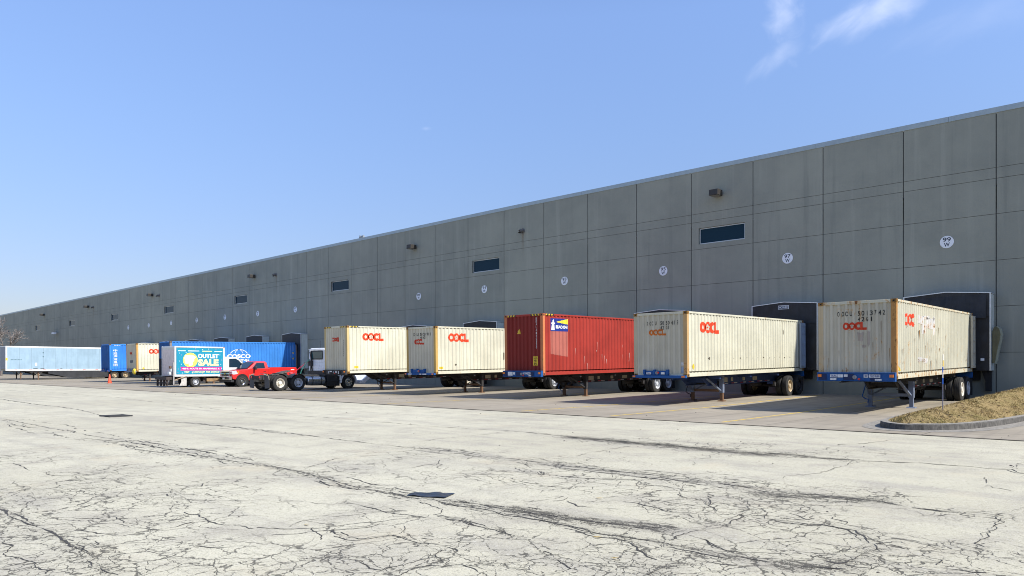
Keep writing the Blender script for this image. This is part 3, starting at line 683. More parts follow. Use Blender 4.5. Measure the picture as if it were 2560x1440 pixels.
def panel(x0, x1, z0, z1, g0, g1, h0, h1):
    a, e = x0+g0, x1-g1
    q = [(a, wz(a, z0+h0)), (e, wz(e, z0+h0)), (e, wz(e, z1-h1)), (a, wz(a, z1-h1))]
    f = [(x, WY, z) for x, z in q]; k = [(x, WY+.035, z) for x, z in q]
    wb.face(f)
    for i in range(4): wb.face([f[i], k[i], k[(i+1) % 4], f[(i+1) % 4]])
for n in range(len(PX)-1):
    x1, x0 = PX[n], PX[n+1]; idx = n-14
    for r in range(7):
        z0, z1 = ROWS[r], ROWS[r+1]; gv_ = .022; gh = .009
        if r == 0: z0 = -.3
        if r == 4 and idx in WIN:
            wx = WIN[idx]; a, e = wx-1.41, wx+1.41
            panel(x0, x1, z0, 8.76, gv_, gv_, gh, 0); panel(x0, x1, 9.70, z1, gv_, gv_, 0, gh)
            panel(x0, a, 8.76, 9.70, gv_, 0, 0, 0); panel(e, x1, 8.76, 9.70, 0, gv_, 0, 0)
            for aa in (a, e): wb.face([(aa, WY, wz(aa, 8.76)), (aa, WY+.24, wz(aa, 8.76)), (aa, WY+.24, wz(aa, 9.7)), (aa, WY, wz(aa, 9.7))])
            for zz in (8.76, 9.70): wb.face([(a, WY, wz(a, zz)), (e, WY, wz(e, zz)), (e, WY+.24, wz(e, zz)), (a, WY+.24, wz(a, zz))])
        else: panel(x0, x1, z0, z1, gv_, gv_, gh, gh)
# backing behind the joints, the other walls and the roof
XL, XR = PX[-1], PX[0]
xs_ = [XL]+[-35-20*k for k in range(8, -1, -1) if -35-20*k > XL]+[XR]
for a, e in zip(xs_, xs_[1:]):
    for z0, z1 in ((-.3, 8.7), (8.7, 9.8), (9.8, 13.0)):
        yy = WY+.034 if z0 != 8.7 else WY+.30
        wb.face([(a, yy, wz(a, z0)), (e, yy, wz(e, z0)), (e, yy, wz(e, z1)), (a, yy, wz(a, z1))], 1)
for x in (XL, XR): wb.face([(x, WY, -.3), (x, WY+110, -.3), (x, WY+110, wz(x, 13.06)), (x, WY, wz(x, 13.06))])
wb.face([(XL, WY+110, -.3), (XR, WY+110, -.3), (XR, WY+110, 13.), (XL, WY+110, wz(XL, 13.))])
wb.build('wall', [wmat, jm], bld, fix=False)
rf = MB()
for a, e in zip(xs_, xs_[1:]): rf.face([(a, WY+.3, wz(a, 12.9)), (e, WY+.3, wz(e, 12.9)), (e, WY+110, wz(e, 12.9)), (a, WY+110, wz(a, 12.9))])
rf.build('roof', simple('roof_membrane', (.45, .45, .44), .8), bld, fix=False)
cp = MB(); cap = simple('coping_metal', (.34, .40, .42), .45, .3, var=.06, vscale=2)
x = XR
while x > XL:
    e = max(XL, x-3.05)
    vs = [(p, yy, wz(p, z)) for p in (e+.004, x-.004) for yy, z in ((WY-.028, 13.035), (WY-.02, 13.28), (WY+.32, 13.31), (WY+.32, 13.035))]
    cp.raw(vs, [(0, 1, 5, 4), (1, 2, 6, 5), (2, 3, 7, 6), (3, 0, 4, 7), (0, 3, 2, 1), (4, 5, 6, 7)]); x = e
cp.build('coping', cap, bld)
fm = simple('aluminium_frame', (.50, .53, .55), .4, .6, var=.06); gl = glass('window_glass', (.006, .026, .046), .10, .42)
for idx, wx in WIN.items():
    a, e = wx-1.40, wx+1.40; z0, z1 = wz(wx, 8.765), wz(wx, 9.695); y0 = WY+.10; fw = .055
    f = MB().box(a, e, y0, y0+.07, z0, z0+fw).box(a, e, y0, y0+.07, z1-fw, z1).box(a, a+fw, y0+.001, y0+.069, z0+fw, z1-fw).box(e-fw, e, y0+.001, y0+.069, z0+fw, z1-fw)
    fo = f.build('window', fm, bld)
    MB().face([(a+fw, y0+.035, z0+fw), (e-fw, y0+.035, z0+fw), (e-fw, y0+.035, z1-fw), (a+fw, y0+.035, z1-fw)]).build('pane', gl, fo, fix=False)
dsm = simple('downstain', (.16, .15, .135), .95)

# ------------------------------------------------------------------ wall fittings
lampm = simple('lamp_bronze', (.030, .026, .022), .5); lens = simple('lamp_lens', (.17, .16, .14), .3)
LAMPS = [(-19.1, 'dark bronze flood lamp above the nearest narrow window'), (-46.05, 'dark bronze flood lamp directly above the dock sign reading 89 W'), (-72.66, 'dark flood lamp directly above the dock sign reading 85 W'),
         (-99.85, 'dark flood lamp high above the short cream container at the left'), (-124.6, 'dark flood lamp high above the right half of the long pale trailer'), (-147.5, 'dark flood lamp high above the left half of the long pale trailer')]
for x, lb in LAMPS:
    t = thing('wall_lamp', lb, 'wall lamp', (x, WY, wz(x, 11.52)), group='flood lamps along the top of the wall')
    MB().prism([(-.72, -.17), (-.70, .16), (-.62, .17), (-.10, .17), (-.10, -.17)], 'x', -.27, .27).build('housing', lampm, t, bevel=.015)
    MB().box(-.23, .23, -.66, -.16, -.19, -.172).build('lens', lens, t)
    MB().box(-.12, .12, -.10, -.002, -.12, .12).build('bracket', lampm, t)
sm = simple('spout_metal', (.16, .15, .14), .6, .2)
for x, lb in [(-34.17, 'round overflow spout with a rust streak, high above the red container'), (-68.26, 'round overflow spout right of the flood lamp above sign 85 W'), (-97.77, 'round overflow spout right of the flood lamp above the cream container'), (-122.45, 'farthest round overflow spout, right of a lamp above the pale trailer')]:
    t = thing('overflow_spout', lb, 'spout', (x, WY, wz(x, 11.3)), group='overflow spouts along the wall')
    MB().tube([(0, 0, 0), (0, -.22, 0), (0, -.30, -.05), (0, -.33, -.16)], .13, 14, caps=False).build('elbow', sm, t, smooth=True)
    MB().lathe((0, -.006, 0), [(0, .12), (0, .2), (-.012, .2), (-.012, .12)], 18, axis='y').build('flange', sm, t)
stm = simple('rust_streak', (.215, .195, .155), .95, var=.2, vscale=9)
rnd = random.Random(21); q = MB()
for x in (-34.17, -68.26, -97.77, -122.45):
    zt = wz(x, 11.1)
    for k in range(4):
        a = x+rnd.uniform(-.10, .10); h = rnd.uniform(.6, 2.6); w_ = rnd.uniform(.012, .04)
        q.face([(a-w_, WY-.003-.0006*k, zt), (a+w_, WY-.003-.0006*k, zt), (a+w_*.4, WY-.003-.0006*k, zt-h*.6), (a, WY-.003-.0006*k, zt-h)])
q.build('rust_streak', stm, bld, fix=False)
white = simple('sign_white', (.70, .74, .80), .5, var=.05); black = simple('sign_black', (.03, .045, .07), .6)
SIGNS = [(-7.64, '99'), (-15.13, '97'), (-22.73, '95'), (-30.37, '93'), (-38.02, '91'), (-45.59, '89'), (-64.52, '87'), (-72.01, '85'), (-79.46, '83'), (-86.69, '81'), (-94.03, '79'), (-101.18, '77'), (-108.37, '75')]
WHERE = {'87': 'nearest of the far row', '85': 'second nearest of the far row of dock numbers', '83': 'above the right end of the billboard truck', '81': 'above the left end of the long blue container', '79': 'above the small cream container', '77': 'above the short blue container', '75': 'farthest dock number'}
for x, s in SIGNS:
    z = wz(x, 7.42)
    o = MB().lathe((0, 0, 0), [(-.004, 0), (-.004, .285), (-.016, .29), (-.02, .285), (-.02, 0)], 32, axis='y').build('dock_sign', white); o.location = (x, WY, z)
    lb = 'round white dock sign reading %s W' % s + ((', '+WHERE[s]) if s in WHERE else '')
    tag(o, lb, 'dock sign', 'round dock number signs')
    P = fit(font_polys(s, .02), -.17, .012, .17, .215)+fit(font_polys('W', .02), -.12, -.215, .12, -.03)
    decal('number', P, None, lambda a, b_, d: (a, -.023, b_), black, o)
# roof vent
t = thing('roof_vent', 'small galvanised roof vent standing behind the parapet edge', 'vent', (-59.3, 43.0, wz(-60, 12.9)))
gv = simple('galvanised', (.24, .26, .27), .45, .5)
t.scale = (.62, .62, .9)
MB().tube([(0, 0, 0), (0, 0, 1.75)], .12, 10).build('pipe', gv, t, smooth=True)
MB().tube([(-.5, 0, 1.85), (.45, 0, 1.95)], [.27, .2], 10).box(-.4, -.3, -.25, .25, 1.6, 2.15).build('cowl', gv, t)
# meter box style conduit low on the wall and small bird-shaped camera cluster far left
t = thing('security_camera', 'small pale security camera bracket on the far left wall', 'camera', (-140.6, WY, wz(-140, 7.9)))
MB().box(-.6, -.1, -.5, 0, -.05, .12).build('arm', gv, t); MB().box(-.1, 1.1, -.75, -.35, -.3, -.02).build('body', white, t)

# ------------------------------------------------------------------ dock shelters
curt = simple('shelter_curtain', (.016, .017, .021), .62, var=.5, vscale=3); sidep = simple('shelter_side', (.50, .55, .52), .5, var=.1, vscale=2.)
trim = simple('shelter_trim', (.62, .64, .66), .4, .4, var=.08); rub = simple('dock_rubber', (.012, .012, .013), .8); dd = simple('dock_door', (.06, .065, .07), .6)
def dock_shelter(x, label, plate=None, first=[None]):
    if first[0] is None:
        t = thing('dock_shelter', label, 'dock shelter', (0, 0, 0), group='black dock shelters along the wall'); first[0] = t
        hw, D, zb, z1, zk = 1.76, .72, 1.28, 4.72, 4.86
        for s in (-1, 1):
            MB().box(s*hw-(.045 if s > 0 else 0), s*hw+(0 if s > 0 else .045), -D+.03, 0, zb, z1-.02).build('side_panel', sidep, t)
            MB().prism([(s*hw, zb), (s*hw, z1-.04), (s*(hw-.62), z1-.06), (s*(hw-.58), zb+.4), (s*(hw-.54), zb)], 'y', -D-.012, -D+.02).build('side_curtain', curt, t)
            MB().box(s*hw-.05 if s > 0 else s*hw, s*hw if s > 0 else s*hw+.05, -D-.03, -D-.013, zb, z1+.0).build('edge_trim', trim, t)
            MB().box(s*1.05-.2, s*1.05+.2, -.16, 0, .82, 1.26).build('bumper', rub, t)
        roofp = [(-hw, z1), (0, zk), (hw, z1), (hw, z1+.04), (0, zk+.04), (-hw, z1+.04)]
        MB().prism(roofp, 'y', -D-.03, 0).build('top_panel', trim, t)
        MB().prism([(-hw+.052, z1-.02), (0, zk-.02), (hw-.052, z1-.02), (hw-.052, z1-1.02), (-hw+.052, z1-1.02)], 'y', -D-.036, -D-.016).build('head_curtain', curt, t)
        MB().box(-1.35, 1.35, -.03, -.002, 1.25, 4.2).build('dock_door', dd, t)
        MB().box(-1.0, 1.0, -.10, -.002, 1.02, 1.2).build('dock_plate', gv, t)
    else: t = copy_tree(first[0])
    t.location = (x, WY, gz(0, WY)*.9); s = sag(x); t.scale = (1, 1, s if s < 1 else 1); t['label'] = label
    if plate:
        MB().box(-.28, .28, -.77, -.757, 4.50, 4.70).build('name_plate', white, t)
        decal('plate_lettering', [rect(-.26, .26, 4.52, 4.68)], None, lambda a, b_, d: (a, -.772, b_), black, t)
        decal('plate_lettering', fit(font_polys('MCGUIRE', .02), -.22, 4.55, .22, 4.65), None, lambda a, b_, d: (a, -.775, b_), white, t)
    return t
SHEL = {99: (-7.55, 'dock shelter around the rear of the nearest rusty container'), 97: (-15.05, 'dock shelter with a small name plate behind the second nearest container'), 95: (-22.6, 'dock shelter behind the red container, its top edge above the next one'),
        93: (-30.3, 'dock shelter mostly hidden behind the container left of the red one'), 91: (-37.8, 'dock shelter whose top shows above the cream container left of the red one'), 89: (-45.5, 'dock shelter behind the container nearest the tractor cab'),
        87: (-64.05, 'open dock shelter with grey side panel at the end of the long blue container'), 85: (-71.4, 'dock shelter rising above the white globe emblem of the long blue container'), 83: (-78.9, 'dock shelter whose top shows above the long blue container over the billboard truck'),
        81: (-86.4, 'dock shelter barely showing above the left part of the long blue container'), 79: (-93.8, 'dock shelter hidden behind the short cream container'), 77: (-101.1, 'dock shelter at the rear of the long pale trailer'), 75: (-108.4, 'farthest dock shelter behind the trailers')}
SH = {}
for k, (x, lb) in SHEL.items(): SH[k] = dock_shelter(x, lb, plate=(k == 97))
# the nearest shelter: torn head curtain, olive foam pad hanging out, black post under it
t = SH[99]
olive = simple('foam_pad_olive', (.125, .12, .065), .8, var=.2, vscale=3); rim_m = simple('foam_pad_rim', (.22, .25, .21), .7)
pad = [(1.79, .55), (1.79, 1.95), (1.84, 2.16), (1.94, 2.20), (2.05, 2.08), (2.10, 1.84), (2.06, 1.55), (1.97, 1.1), (1.91, .7), (1.87, .55)]
pad = [(a, b_+1.05) for a, b_ in pad]
MB().prism(pad, 'y', -.60, -.46).build('foam_pad', olive, t, bevel=.02)
MB().prism([(a-.012, b_) for a, b_ in pad[3:]]+[(a+.085, b_-.02) for a, b_ in reversed(pad[3:])], 'y', -.58, -.40).build('pad_edge', rim_m, t)
tb = MB(); n = 10
for i in range(n):
    a, e = -1.6+3.2*i/n, -1.6+3.2*(i+1)/n
    za, ze = 3.62+.22*mnoise.noise((i*.7, 3, 0)), 3.62+.22*mnoise.noise(((i+1)*.7, 3, 0)); ya, ye = -.80-.08*abs(mnoise.noise((i*.9, 5, 0))), -.80-.08*abs(mnoise.noise(((i+1)*.9, 5, 0)))
    tb.face([(a, ya-.06, za), (e, ye-.06, ze), (e, ye, (za+4.4)/2+.3), (a, ya, (za+4.4)/2+.3)]).face([(a, ya, (za+4.4)/2+.3), (e, ye, (za+4.4)/2+.3), (e, -.765, 4.66), (a, -.765, 4.66)])
tb.build('torn_curtain', curt, t, fix=False)
MB().box(1.50, 1.70, -.42, -.05, .36, .78).prism([(1.36, 1.25), (1.72, 1.25), (1.70, .72), (1.52, .72)], 'y', -.40, -.1).build('post', rub, t)
MB().box(1.38, 1.52, -.79, -.775, 1.72, 1.83).build('notice', white, t); MB().box(1.0, 1.1, -.79, -.775, 1.52, 1.86).build('notice', simple('notice_grey', (.25, .24, .2), .6), t)

# ------------------------------------------------------------------ bare tree at the far left
def bare_tree(x, y, h, seed, label):
    rnd = random.Random(seed); t = thing('bare_tree', label, 'tree', (x, y, 0))
    bark = simple('bare_bark', (.15, .13, .12), .95, var=.3, vscale=8); tr = MB(); tw = MB()
    def grow(p, d, L, r, lev):
        pts = [p]; q = p; n = 4; dd_ = d
        for i in range(n):
            dd_ = (dd_+Vector((rnd.gauss(0, .13), rnd.gauss(0, .13), rnd.gauss(.05, .08)))).normalized(); q = q+dd_*L/n; pts.append(q)
        (tr if lev < 2 else tw).tube(pts, [r*(1-.45*i/n) for i in range(n+1)], 5 if lev < 2 else 3, caps=False)
        if lev >= 5: return
        for k in range(5 if lev == 0 else 4 if lev < 3 else 3):
            b = pts[rnd.choice([2, 3, 4, 4]) if lev else rnd.choice([3, 4, 4])]
            a = rnd.uniform(0, 6.28); sp = rnd.uniform(.45, .95); u = dd_.orthogonal().normalized(); v = dd_.cross(u)
            nd = (dd_+sp*(u*math.cos(a)+v*math.sin(a))).normalized()
            grow(b, nd, L*rnd.uniform(.55, .8), r*.63, lev+1)
    grow(Vector((0, 0, 0)), Vector((0, 0, 1)), h*.30, h*.018, 0)
    tr.build('trunk', bark, t, fix=False); tw.build('crown', simple('bare_twigs', (.20, .175, .16), .95, var=.2), t, fix=False)
bare_tree(-139.5, 30.5, 13., 4, 'bare leafless tree with fine pale twigs at the left edge behind the trailers')
# ------------------------------------------------------------------ containers
def corr_profile(L, s0, period, depth, d0=.012, fr=(.25, .24, .27, .24)):
    out = [(s0, d0)]; s = s0; n = int(round((L-s0*2)/period)); per = (L-2*s0)/n
    for i in range(n):
        a = s+fr[0]*per; b = a+fr[1]*per; c = b+fr[2]*per; e = c+fr[3]*per
        out += [(a, d0), (b, d0+depth), (c, d0+depth), (e, d0)]; s = e
    return out
LEN, HW = 12.19, 1.22
P_SIDE = corr_profile(LEN, .17, .278, .040, fr=(.30, .16, .38, .16)); P_END = corr_profile(2*HW, .15, .245, .052, fr=(.30, .15, .40, .15))
P_END = [(s-HW, d) for s, d in P_END]
def pl_right(s, z, d): return (HW-d, s, z)
def pl_end(s, z, d): return (s, d, z)
def strip(prof, z0, z1, place):
    b = MB()
    for (a, da), (e, de) in zip(prof, prof[1:]): b.face([place(a, z0, da), place(e, z0, de), place(e, z1, de), place(a, z1, da)])
    return b
def container(xr, y0, h, label, side_m, end_m, rail_m, post_m, cast_m, group, hazard=False, doors='shut', post_l=None, z0=1.17, pitch=.92):
    """xr: world x of the right-hand side"""
    t = thing('shipping_container', label, 'container', (xr-HW, y0, z0), (R(pitch), 0, 0), group)
    ze = .215
    strip(P_SIDE, ze, h-.075, pl_right).build('side_panel', side_m, t, fix=False)
    strip(P_SIDE, ze, h-.075, lambda s, z, d: (-HW+d, s, z)).build('side_panel', side_m, t, fix=False)
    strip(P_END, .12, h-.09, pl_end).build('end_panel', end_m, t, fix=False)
    roof = corr_profile(LEN, .2, .21, .02, 0.)
    b = MB()
    for (a, da), (e, de) in zip(roof, roof[1:]): b.face([(-HW+.05, a, h-.012-da), (HW-.05, a, h-.012-da), (HW-.05, e, h-.012-de), (-HW+.05, e, h-.012-de)])
    b.build('roof', side_m, t, fix=False)
    f = MB()
    for s in (-1, 1):
        x0, x1 = (s*HW-.055, s*HW) if s > 0 else (s*HW, s*HW+.055)
        f.box(x0, x1, .16, LEN-.16, h-.082, h-.006)                    # top rail
        x0, x1 = (s*HW-.05, s*HW) if s > 0 else (s*HW, s*HW+.05)
        f.box(x0, x1, .16, LEN-.16, .0, .155); f.box(*sorted((s*(HW-.115), s*(HW-.10))), .16, LEN-.16, .10, .26)
    f.box(-HW+.17, HW-.17, .0, .07, h-.1, h-.006).box(-HW+.17, HW-.17, .0, .06, .0, .125)
    f.box(-HW+.17, HW-.17, LEN-.08, LEN, h-.12, h-.006).box(-HW+.17, HW-.17, LEN-.08, LEN, .0, .15)
    f.build('rail', rail_m, t, bevel=.006, seg=1)
    for s in (-1, 1):
        for yy in (0, LEN):
            q = MB(); sg = 1 if yy == 0 else -1
            x0, x1 = (HW-.16, HW) if s > 0 else (-HW, -HW+.16)
            q.box(x0, x1, min(yy, yy+sg*.05), max(yy, yy+sg*.05), .118, h-.118)
            x0, x1 = (HW-.03, HW-.0) if s > 0 else (-HW, -HW+.03)
            q.box(x0+(.0005 if s > 0 else -.0005)*0, x1, min(yy+sg*.051, yy+sg*.15), max(yy+sg*.051, yy+sg*.15), .118, h-.118)
            q.build('corner_post', (post_l or post_m) if s < 0 else post_m, t)
            for zz in (0, h-.118):
                x0, x1 = (HW-.165, HW+.005) if s > 0 else (-HW-.005, -HW+.165); ya, yb = sorted((yy-sg*.005, yy+sg*.17))
                c = MB().box(x0, x1, ya, yb, zz-.004 if zz == 0 else zz, zz+.118 if zz == 0 else zz+.122)
                ho = 1
                c.face([(s*(HW+.007), yy+sg*(.05), zz+.03), (s*(HW+.007), yy+sg*.11, zz+.03), (s*(HW+.007), yy+sg*.11, zz+.09), (s*(HW+.007), yy+sg*.05, zz+.09)], 1)
                c.face([(s*(HW-.11), yy-sg*.007, zz+.03), (s*(HW-.05), yy-sg*.007, zz+.03), (s*(HW-.05), yy-sg*.007, zz+.09), (s*(HW-.11), yy-sg*.007, zz+.09)], 1)
                c.build('corner_casting', [cast_m, simple('dark_void', (.01, .01, .01), .9)], t, fix=False)
    if doors == 'shut': MB().box(-HW+.17, -.01, LEN-.06, LEN-.005, .155, h-.125).box(.01, HW-.17, LEN-.06, LEN-.005, .155, h-.125).build('door', side_m, t)
    else:                                                                # swung back along the sides
        for s in (-1, 1):
            b = MB(); x0, x1 = (HW+.035, HW+.085) if s > 0 else (-HW-.085, -HW-.035)
            b.box(x0, x1, LEN-.62, LEN+.0, .16, h-.13)
            ox0, ox1 = (x1, x1+.03) if s > 0 else (x0-.03, x0)
            for zz in (.3, .85, 1.4, 1.95, h-.26): b.box(ox0, ox1, LEN-.60, LEN-.04, zz-.05, zz+.05)
            for yy in (LEN-.62, LEN-.07): b.box(ox0-.001, ox1+.001, yy, yy+.06, .17, h-.14)
            b.build('door', doors, t)
    if hazard:
        yb = [simple('hazard_yellow', (.62, .42, .02), .6), simple('hazard_black', (.02, .02, .02), .6)]
        for sgn in (-1, 1):
            b = MB()
            for k in range(6):
                a = sgn*(HW-.20-.09*k); e = a-sgn*.09
                b.face([(a, -.004, h-.095), (e, -.004, h-.095), (e-sgn*.03, -.004, h-.012), (a-sgn*.03, -.004, h-.012)], k % 2)
            b.build('hazard_stripe', yb, t, fix=False)
        b = MB()
        for k in range(6):
            a = .20+.1*k; e = a+.1; b.face([(HW+.004, a, h-.08), (HW+.004, e, h-.08), (HW+.004, e+.04, h-.01), (HW+.004, a+.04, h-.01)], k % 2)
        b.build('hazard_stripe', yb, t, fix=False)
    return t
def on_side(t, name, P, m, d=.006): return decal(name, P, P_SIDE, pl_right, m, t, d, name in ('scrape', 'rust_run'))
def on_end(t, name, P, m, d=.006): return decal(name, P, P_END, pl_end, m, t, d, name in ('scrape', 'rust_run'))
CREAM = (.535, .517, .405)
red_logo = paint('logo_red', (.62, .055, .018), .1, .2, 3, fade=.2); orange_logo = paint('logo_faded_orange', (.52, .14, .02), .35, .5, 5, fade=.4)
blk = paint('stencil_black', (.022, .022, .022), 0., .2, 8); wht = paint('stencil_white', (.72, .72, .70), .0, .2, 9); yel = simple('label_yellow', (.68, .46, .03), .55)
vdark = simple('dark_void', (.01, .01, .01), .9); paleb = simple('label_white', (.62, .64, .66), .5, var=.2, vscale=30)
orange_l = simple('lamp_orange', (.75, .20, .02), .35); red_l = simple('lamp_red', (.55, .02, .02), .3)
castm = paint('casting_rust', (.20, .10, .02), .9, .6, 4)
blue_door = paint('open_door_blue_grey', (.28, .34, .42), .3, .4, 6)
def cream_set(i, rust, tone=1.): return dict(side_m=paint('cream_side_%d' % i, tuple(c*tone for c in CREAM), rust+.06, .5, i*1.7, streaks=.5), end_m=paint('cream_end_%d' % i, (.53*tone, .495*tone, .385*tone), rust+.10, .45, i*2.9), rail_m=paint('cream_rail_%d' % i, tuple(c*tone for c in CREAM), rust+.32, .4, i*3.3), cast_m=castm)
GRP = 'shipping containers docked along the wall'
C = {}
# nearest, rustiest
C[99] = container(-6.42, 25.4, 2.591, 'rusty cream container with torn red side logo and white patch, nearest of the row', post_m=paint('post_rust', (.40, .20, .065), .85, .6, 2.2), post_l=paint('post_cream_stained', (.46, .37, .23), .62, .6, 2.9), group=GRP, doors=paint('open_door_cream', (.47, .45, .37), .2, .4, 7), **cream_set(1, .42, .93))
t = C[99]
on_end(t, 'serial_number', spaced('OOCU 5013742', -.60, 2.09, .16, .075, .128)+spaced('42G1', .04, 1.90, .15, .075, .128), blk)
on_end(t, 'logo', fit(oocl(), -.44, 1.62, .31, 1.89), red_logo)
on_side(t, 'logo', fit(ring(.5, .5, .5, .26, 14, 60, 300)+ring(1.25, .5, .5, .26, 24, inner=lambda a: .27+.07*math.cos(5*a))+ring(2.05, .5, .55, .2, 12, 40, 320), 1.07, 1.74, 2.36, 2.19), red_logo)
rnd = random.Random(2)
def blotch(cx, cz, rx, rz, n=22, rough=.25, seed=0):
    return [(cx+rx*(1+rough*mnoise.noise((math.cos(6.28*k/n)*1.6, math.sin(6.28*k/n)*1.6, seed)))*math.copysign(abs(math.cos(6.28*k/n))**.55, math.cos(6.28*k/n)), cz+rz*(1+rough*mnoise.noise((math.cos(6.28*k/n)*1.6, math.sin(6.28*k/n)*1.6, seed+4)))*math.copysign(abs(math.sin(6.28*k/n))**.55, math.sin(6.28*k/n))) for k in range(n)]
patch_m = paint('whitewash_patch', (.60, .59, .56), .66, .7, 12, fade=.15, streaks=.45)
on_side(t, 'whitewash_patch', [blotch(3.2, 2.0, .42, .14, 24, .6, 1), blotch(4.5, 1.96, .62, .22, 30, .6, 3), blotch(3.55, 1.72, .40, .16, 24, .6, 8), blotch(4.0, 2.12, .5, .06, 20, .7, 6), blotch(5.15, 1.85, .12, .3, 20, .6, 4)], patch_m, .0045)
on_side(t, 'whitewash_patch', [blotch(3.1, .60, .36, .08, 24, .6, 5), blotch(3.75, .56, .28, .10, 24, .6, 9)], patch_m, .0045)
rr = paint('rust_run', (.20, .10, .035), .8, .8, 15); runs = []
for k in range(46):
    s = rnd.uniform(2.2, 5.6) if k < 26 else rnd.uniform(.4, 11.); z = rnd.uniform(.3, 1.8); h = rnd.uniform(.08, .75)*(1 if k < 26 else .45); w_ = rnd.uniform(.006, .018)
    runs.append([(s-w_, z), (s+w_*.3, z-h), (s+w_, z), (s, z+w_*2)])
on_side(t, 'rust_run', runs, rr, .0052)
on_side(t, 'label', [disc(9.1, 1.67, .07, 10)], wht); on_side(t, 'label', [rect(6.5, 6.72, .55, .78)], wht); on_side(t, 'label', [rect(6.5, 6.72, .33, .54)], yel); on_side(t, 'label', [[(.24, .26), (.5, .26), (.37, .46)]], yel)
on_side(t, 'side_lettering', fit(font_polys('42G1 32.500'), 2.75, .52, 3.75, .62), rr, .0058)
on_end(t, 'scrape', [blotch(.12, 1.42, .10, .16, 14, .6, 3), blotch(.38, 1.36, .05, .22, 12, .7, 8), blotch(.22, 1.08, .05, .05, 9, .7, 9)], paint('scrape_grey', (.36, .31, .26), .4, .5, 17))
on_end(t, 'rust_run', [[(x-.008, z), (x, z-h), (x+.008, z)] for x, z, h in ((-.9, .7, .4), (-.55, .95, .3), (.5, 1.2, .5), (.75, 1.9, 1.2), (1.0, 1.0, .5), (.1, .5, .25))], rr, .0058)
# second: faded orange end logo
C[97] = container(-13.91, 25.5, 2.591, 'cream container with faded orange end logo and rusty edges, second nearest', post_m=paint('post_cream_rust', (.46, .30, .14), .74, .5, 6.2), post_l=paint('post_cream_stained2', (.46, .40, .28), .5, .6, 1.9), group=GRP, doors=blue_door, **cream_set(2, .16, 1.02))
t = C[97]
on_end(t, 'serial_number', spaced('OOCU 5050413', -.62, 2.08, .16, .07, .124)+spaced('42G1', 0., 1.90, .15, .07, .124), blk)
on_end(t, 'logo', fit(oocl(), -.52, 1.66, .26, 1.92), orange_logo)
on_side(t, 'logo', fit(oocl(), 1.13, 1.74, 2.75, 2.23), red_logo)
on_side(t, 'label', [disc(.55, .40, .12, 12)], yel); on_end(t, 'label', [rect(.93, 1.04, .16, .40)], simple('label_blue_grey', (.30, .38, .50), .5)); on_end(t, 'label', [rect(.93, 1.05, .45, .58)], paleb)
on_side(t, 'scrape', [blotch(1.9, .72, .10, .05, 10, .6, 2), blotch(9.6, 1.95, .06, .12, 10, .6, 7)]+[disc(4.2+.62*k, .70+.01*(k % 3), .025, 6) for k in range(11)], paint('scrape_dark', (.10, .085, .06), .4, .5, 18))
# red high cube
RED = (.30, .033, .023)
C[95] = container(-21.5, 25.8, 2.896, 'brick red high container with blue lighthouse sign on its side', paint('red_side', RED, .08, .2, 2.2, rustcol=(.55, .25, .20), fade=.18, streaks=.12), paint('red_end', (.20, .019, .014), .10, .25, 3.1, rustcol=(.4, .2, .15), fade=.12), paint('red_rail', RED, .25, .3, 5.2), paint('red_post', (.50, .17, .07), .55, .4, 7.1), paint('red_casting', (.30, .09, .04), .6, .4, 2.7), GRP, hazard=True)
t = C[95]
navy = simple('sign_navy', (.012, .03, .22), .45, var=.1); ywl = simple('sign_yellow', (.80, .62, .04), .45, var=.1)
on_side(t, 'sign_board', [rect(.62, 1.90, 2.08, 2.69)], navy, .008)
on_side(t, 'sign_beam', [[(.99, 2.52), (1.89, 2.68), (1.89, 2.42)]], ywl, .011)
on_side(t, 'sign_lettering', fit(font_polys('BEACON', .05), .98, 2.21, 1.85, 2.36), wht, .011)
on_side(t, 'sign_lighthouse', [[(.66, 2.13), (.92, 2.13), (.89, 2.42), (.95, 2.43), (.95, 2.47), (.88, 2.50), (.88, 2.58), (.80, 2.65), (.72, 2.58), (.72, 2.50), (.66, 2.47), (.66, 2.43), (.70, 2.42)]], wht, .011)
on_side(t, 'faded_patch', [[(.61, 2.075), (.61, 1.0), (1.2, .93), (1.88, .86), (1.89, 2.075)]], paint('red_faded', (.40, .125, .095), .30, .5, 4.4, rustcol=(.30, .06, .04)), .0045)
on_end(t, 'label', [[(-.46, 1.98), (-.22, 1.98), (-.26, 2.2)]], yel)
zz = 2.72
for ch in 'BEAU6150530':
    on_end(t, 'serial_number', fit(font_polys(ch, .02), .74, zz-.105, .81, zz), wht); zz -= .135
on_end(t, 'label', [rect(.60, .89, .46, .89)], yel, .009); on_end(t, 'label_lettering', fit(font_polys('CAUTION', .01), .63, .76, .86, .84)+fit(font_polys("9'6", .01), .66, .63, .83, .73)+fit(font_polys('HC', .02), .67, .49, .82, .60), blk, .012)
sc = []
for k in range(26):
    s = rnd.uniform(2.3, 11.8); z = rnd.uniform(.4, 1.7); h = rnd.uniform(.05, .45); sc.append([(s-.012, z), (s, z-h), (s+.014, z), (s+.006, z+.03)])
on_side(t, 'scrape', sc, paint('red_scrape', (.62, .34, .29), .1, .2, 3.3), .006)
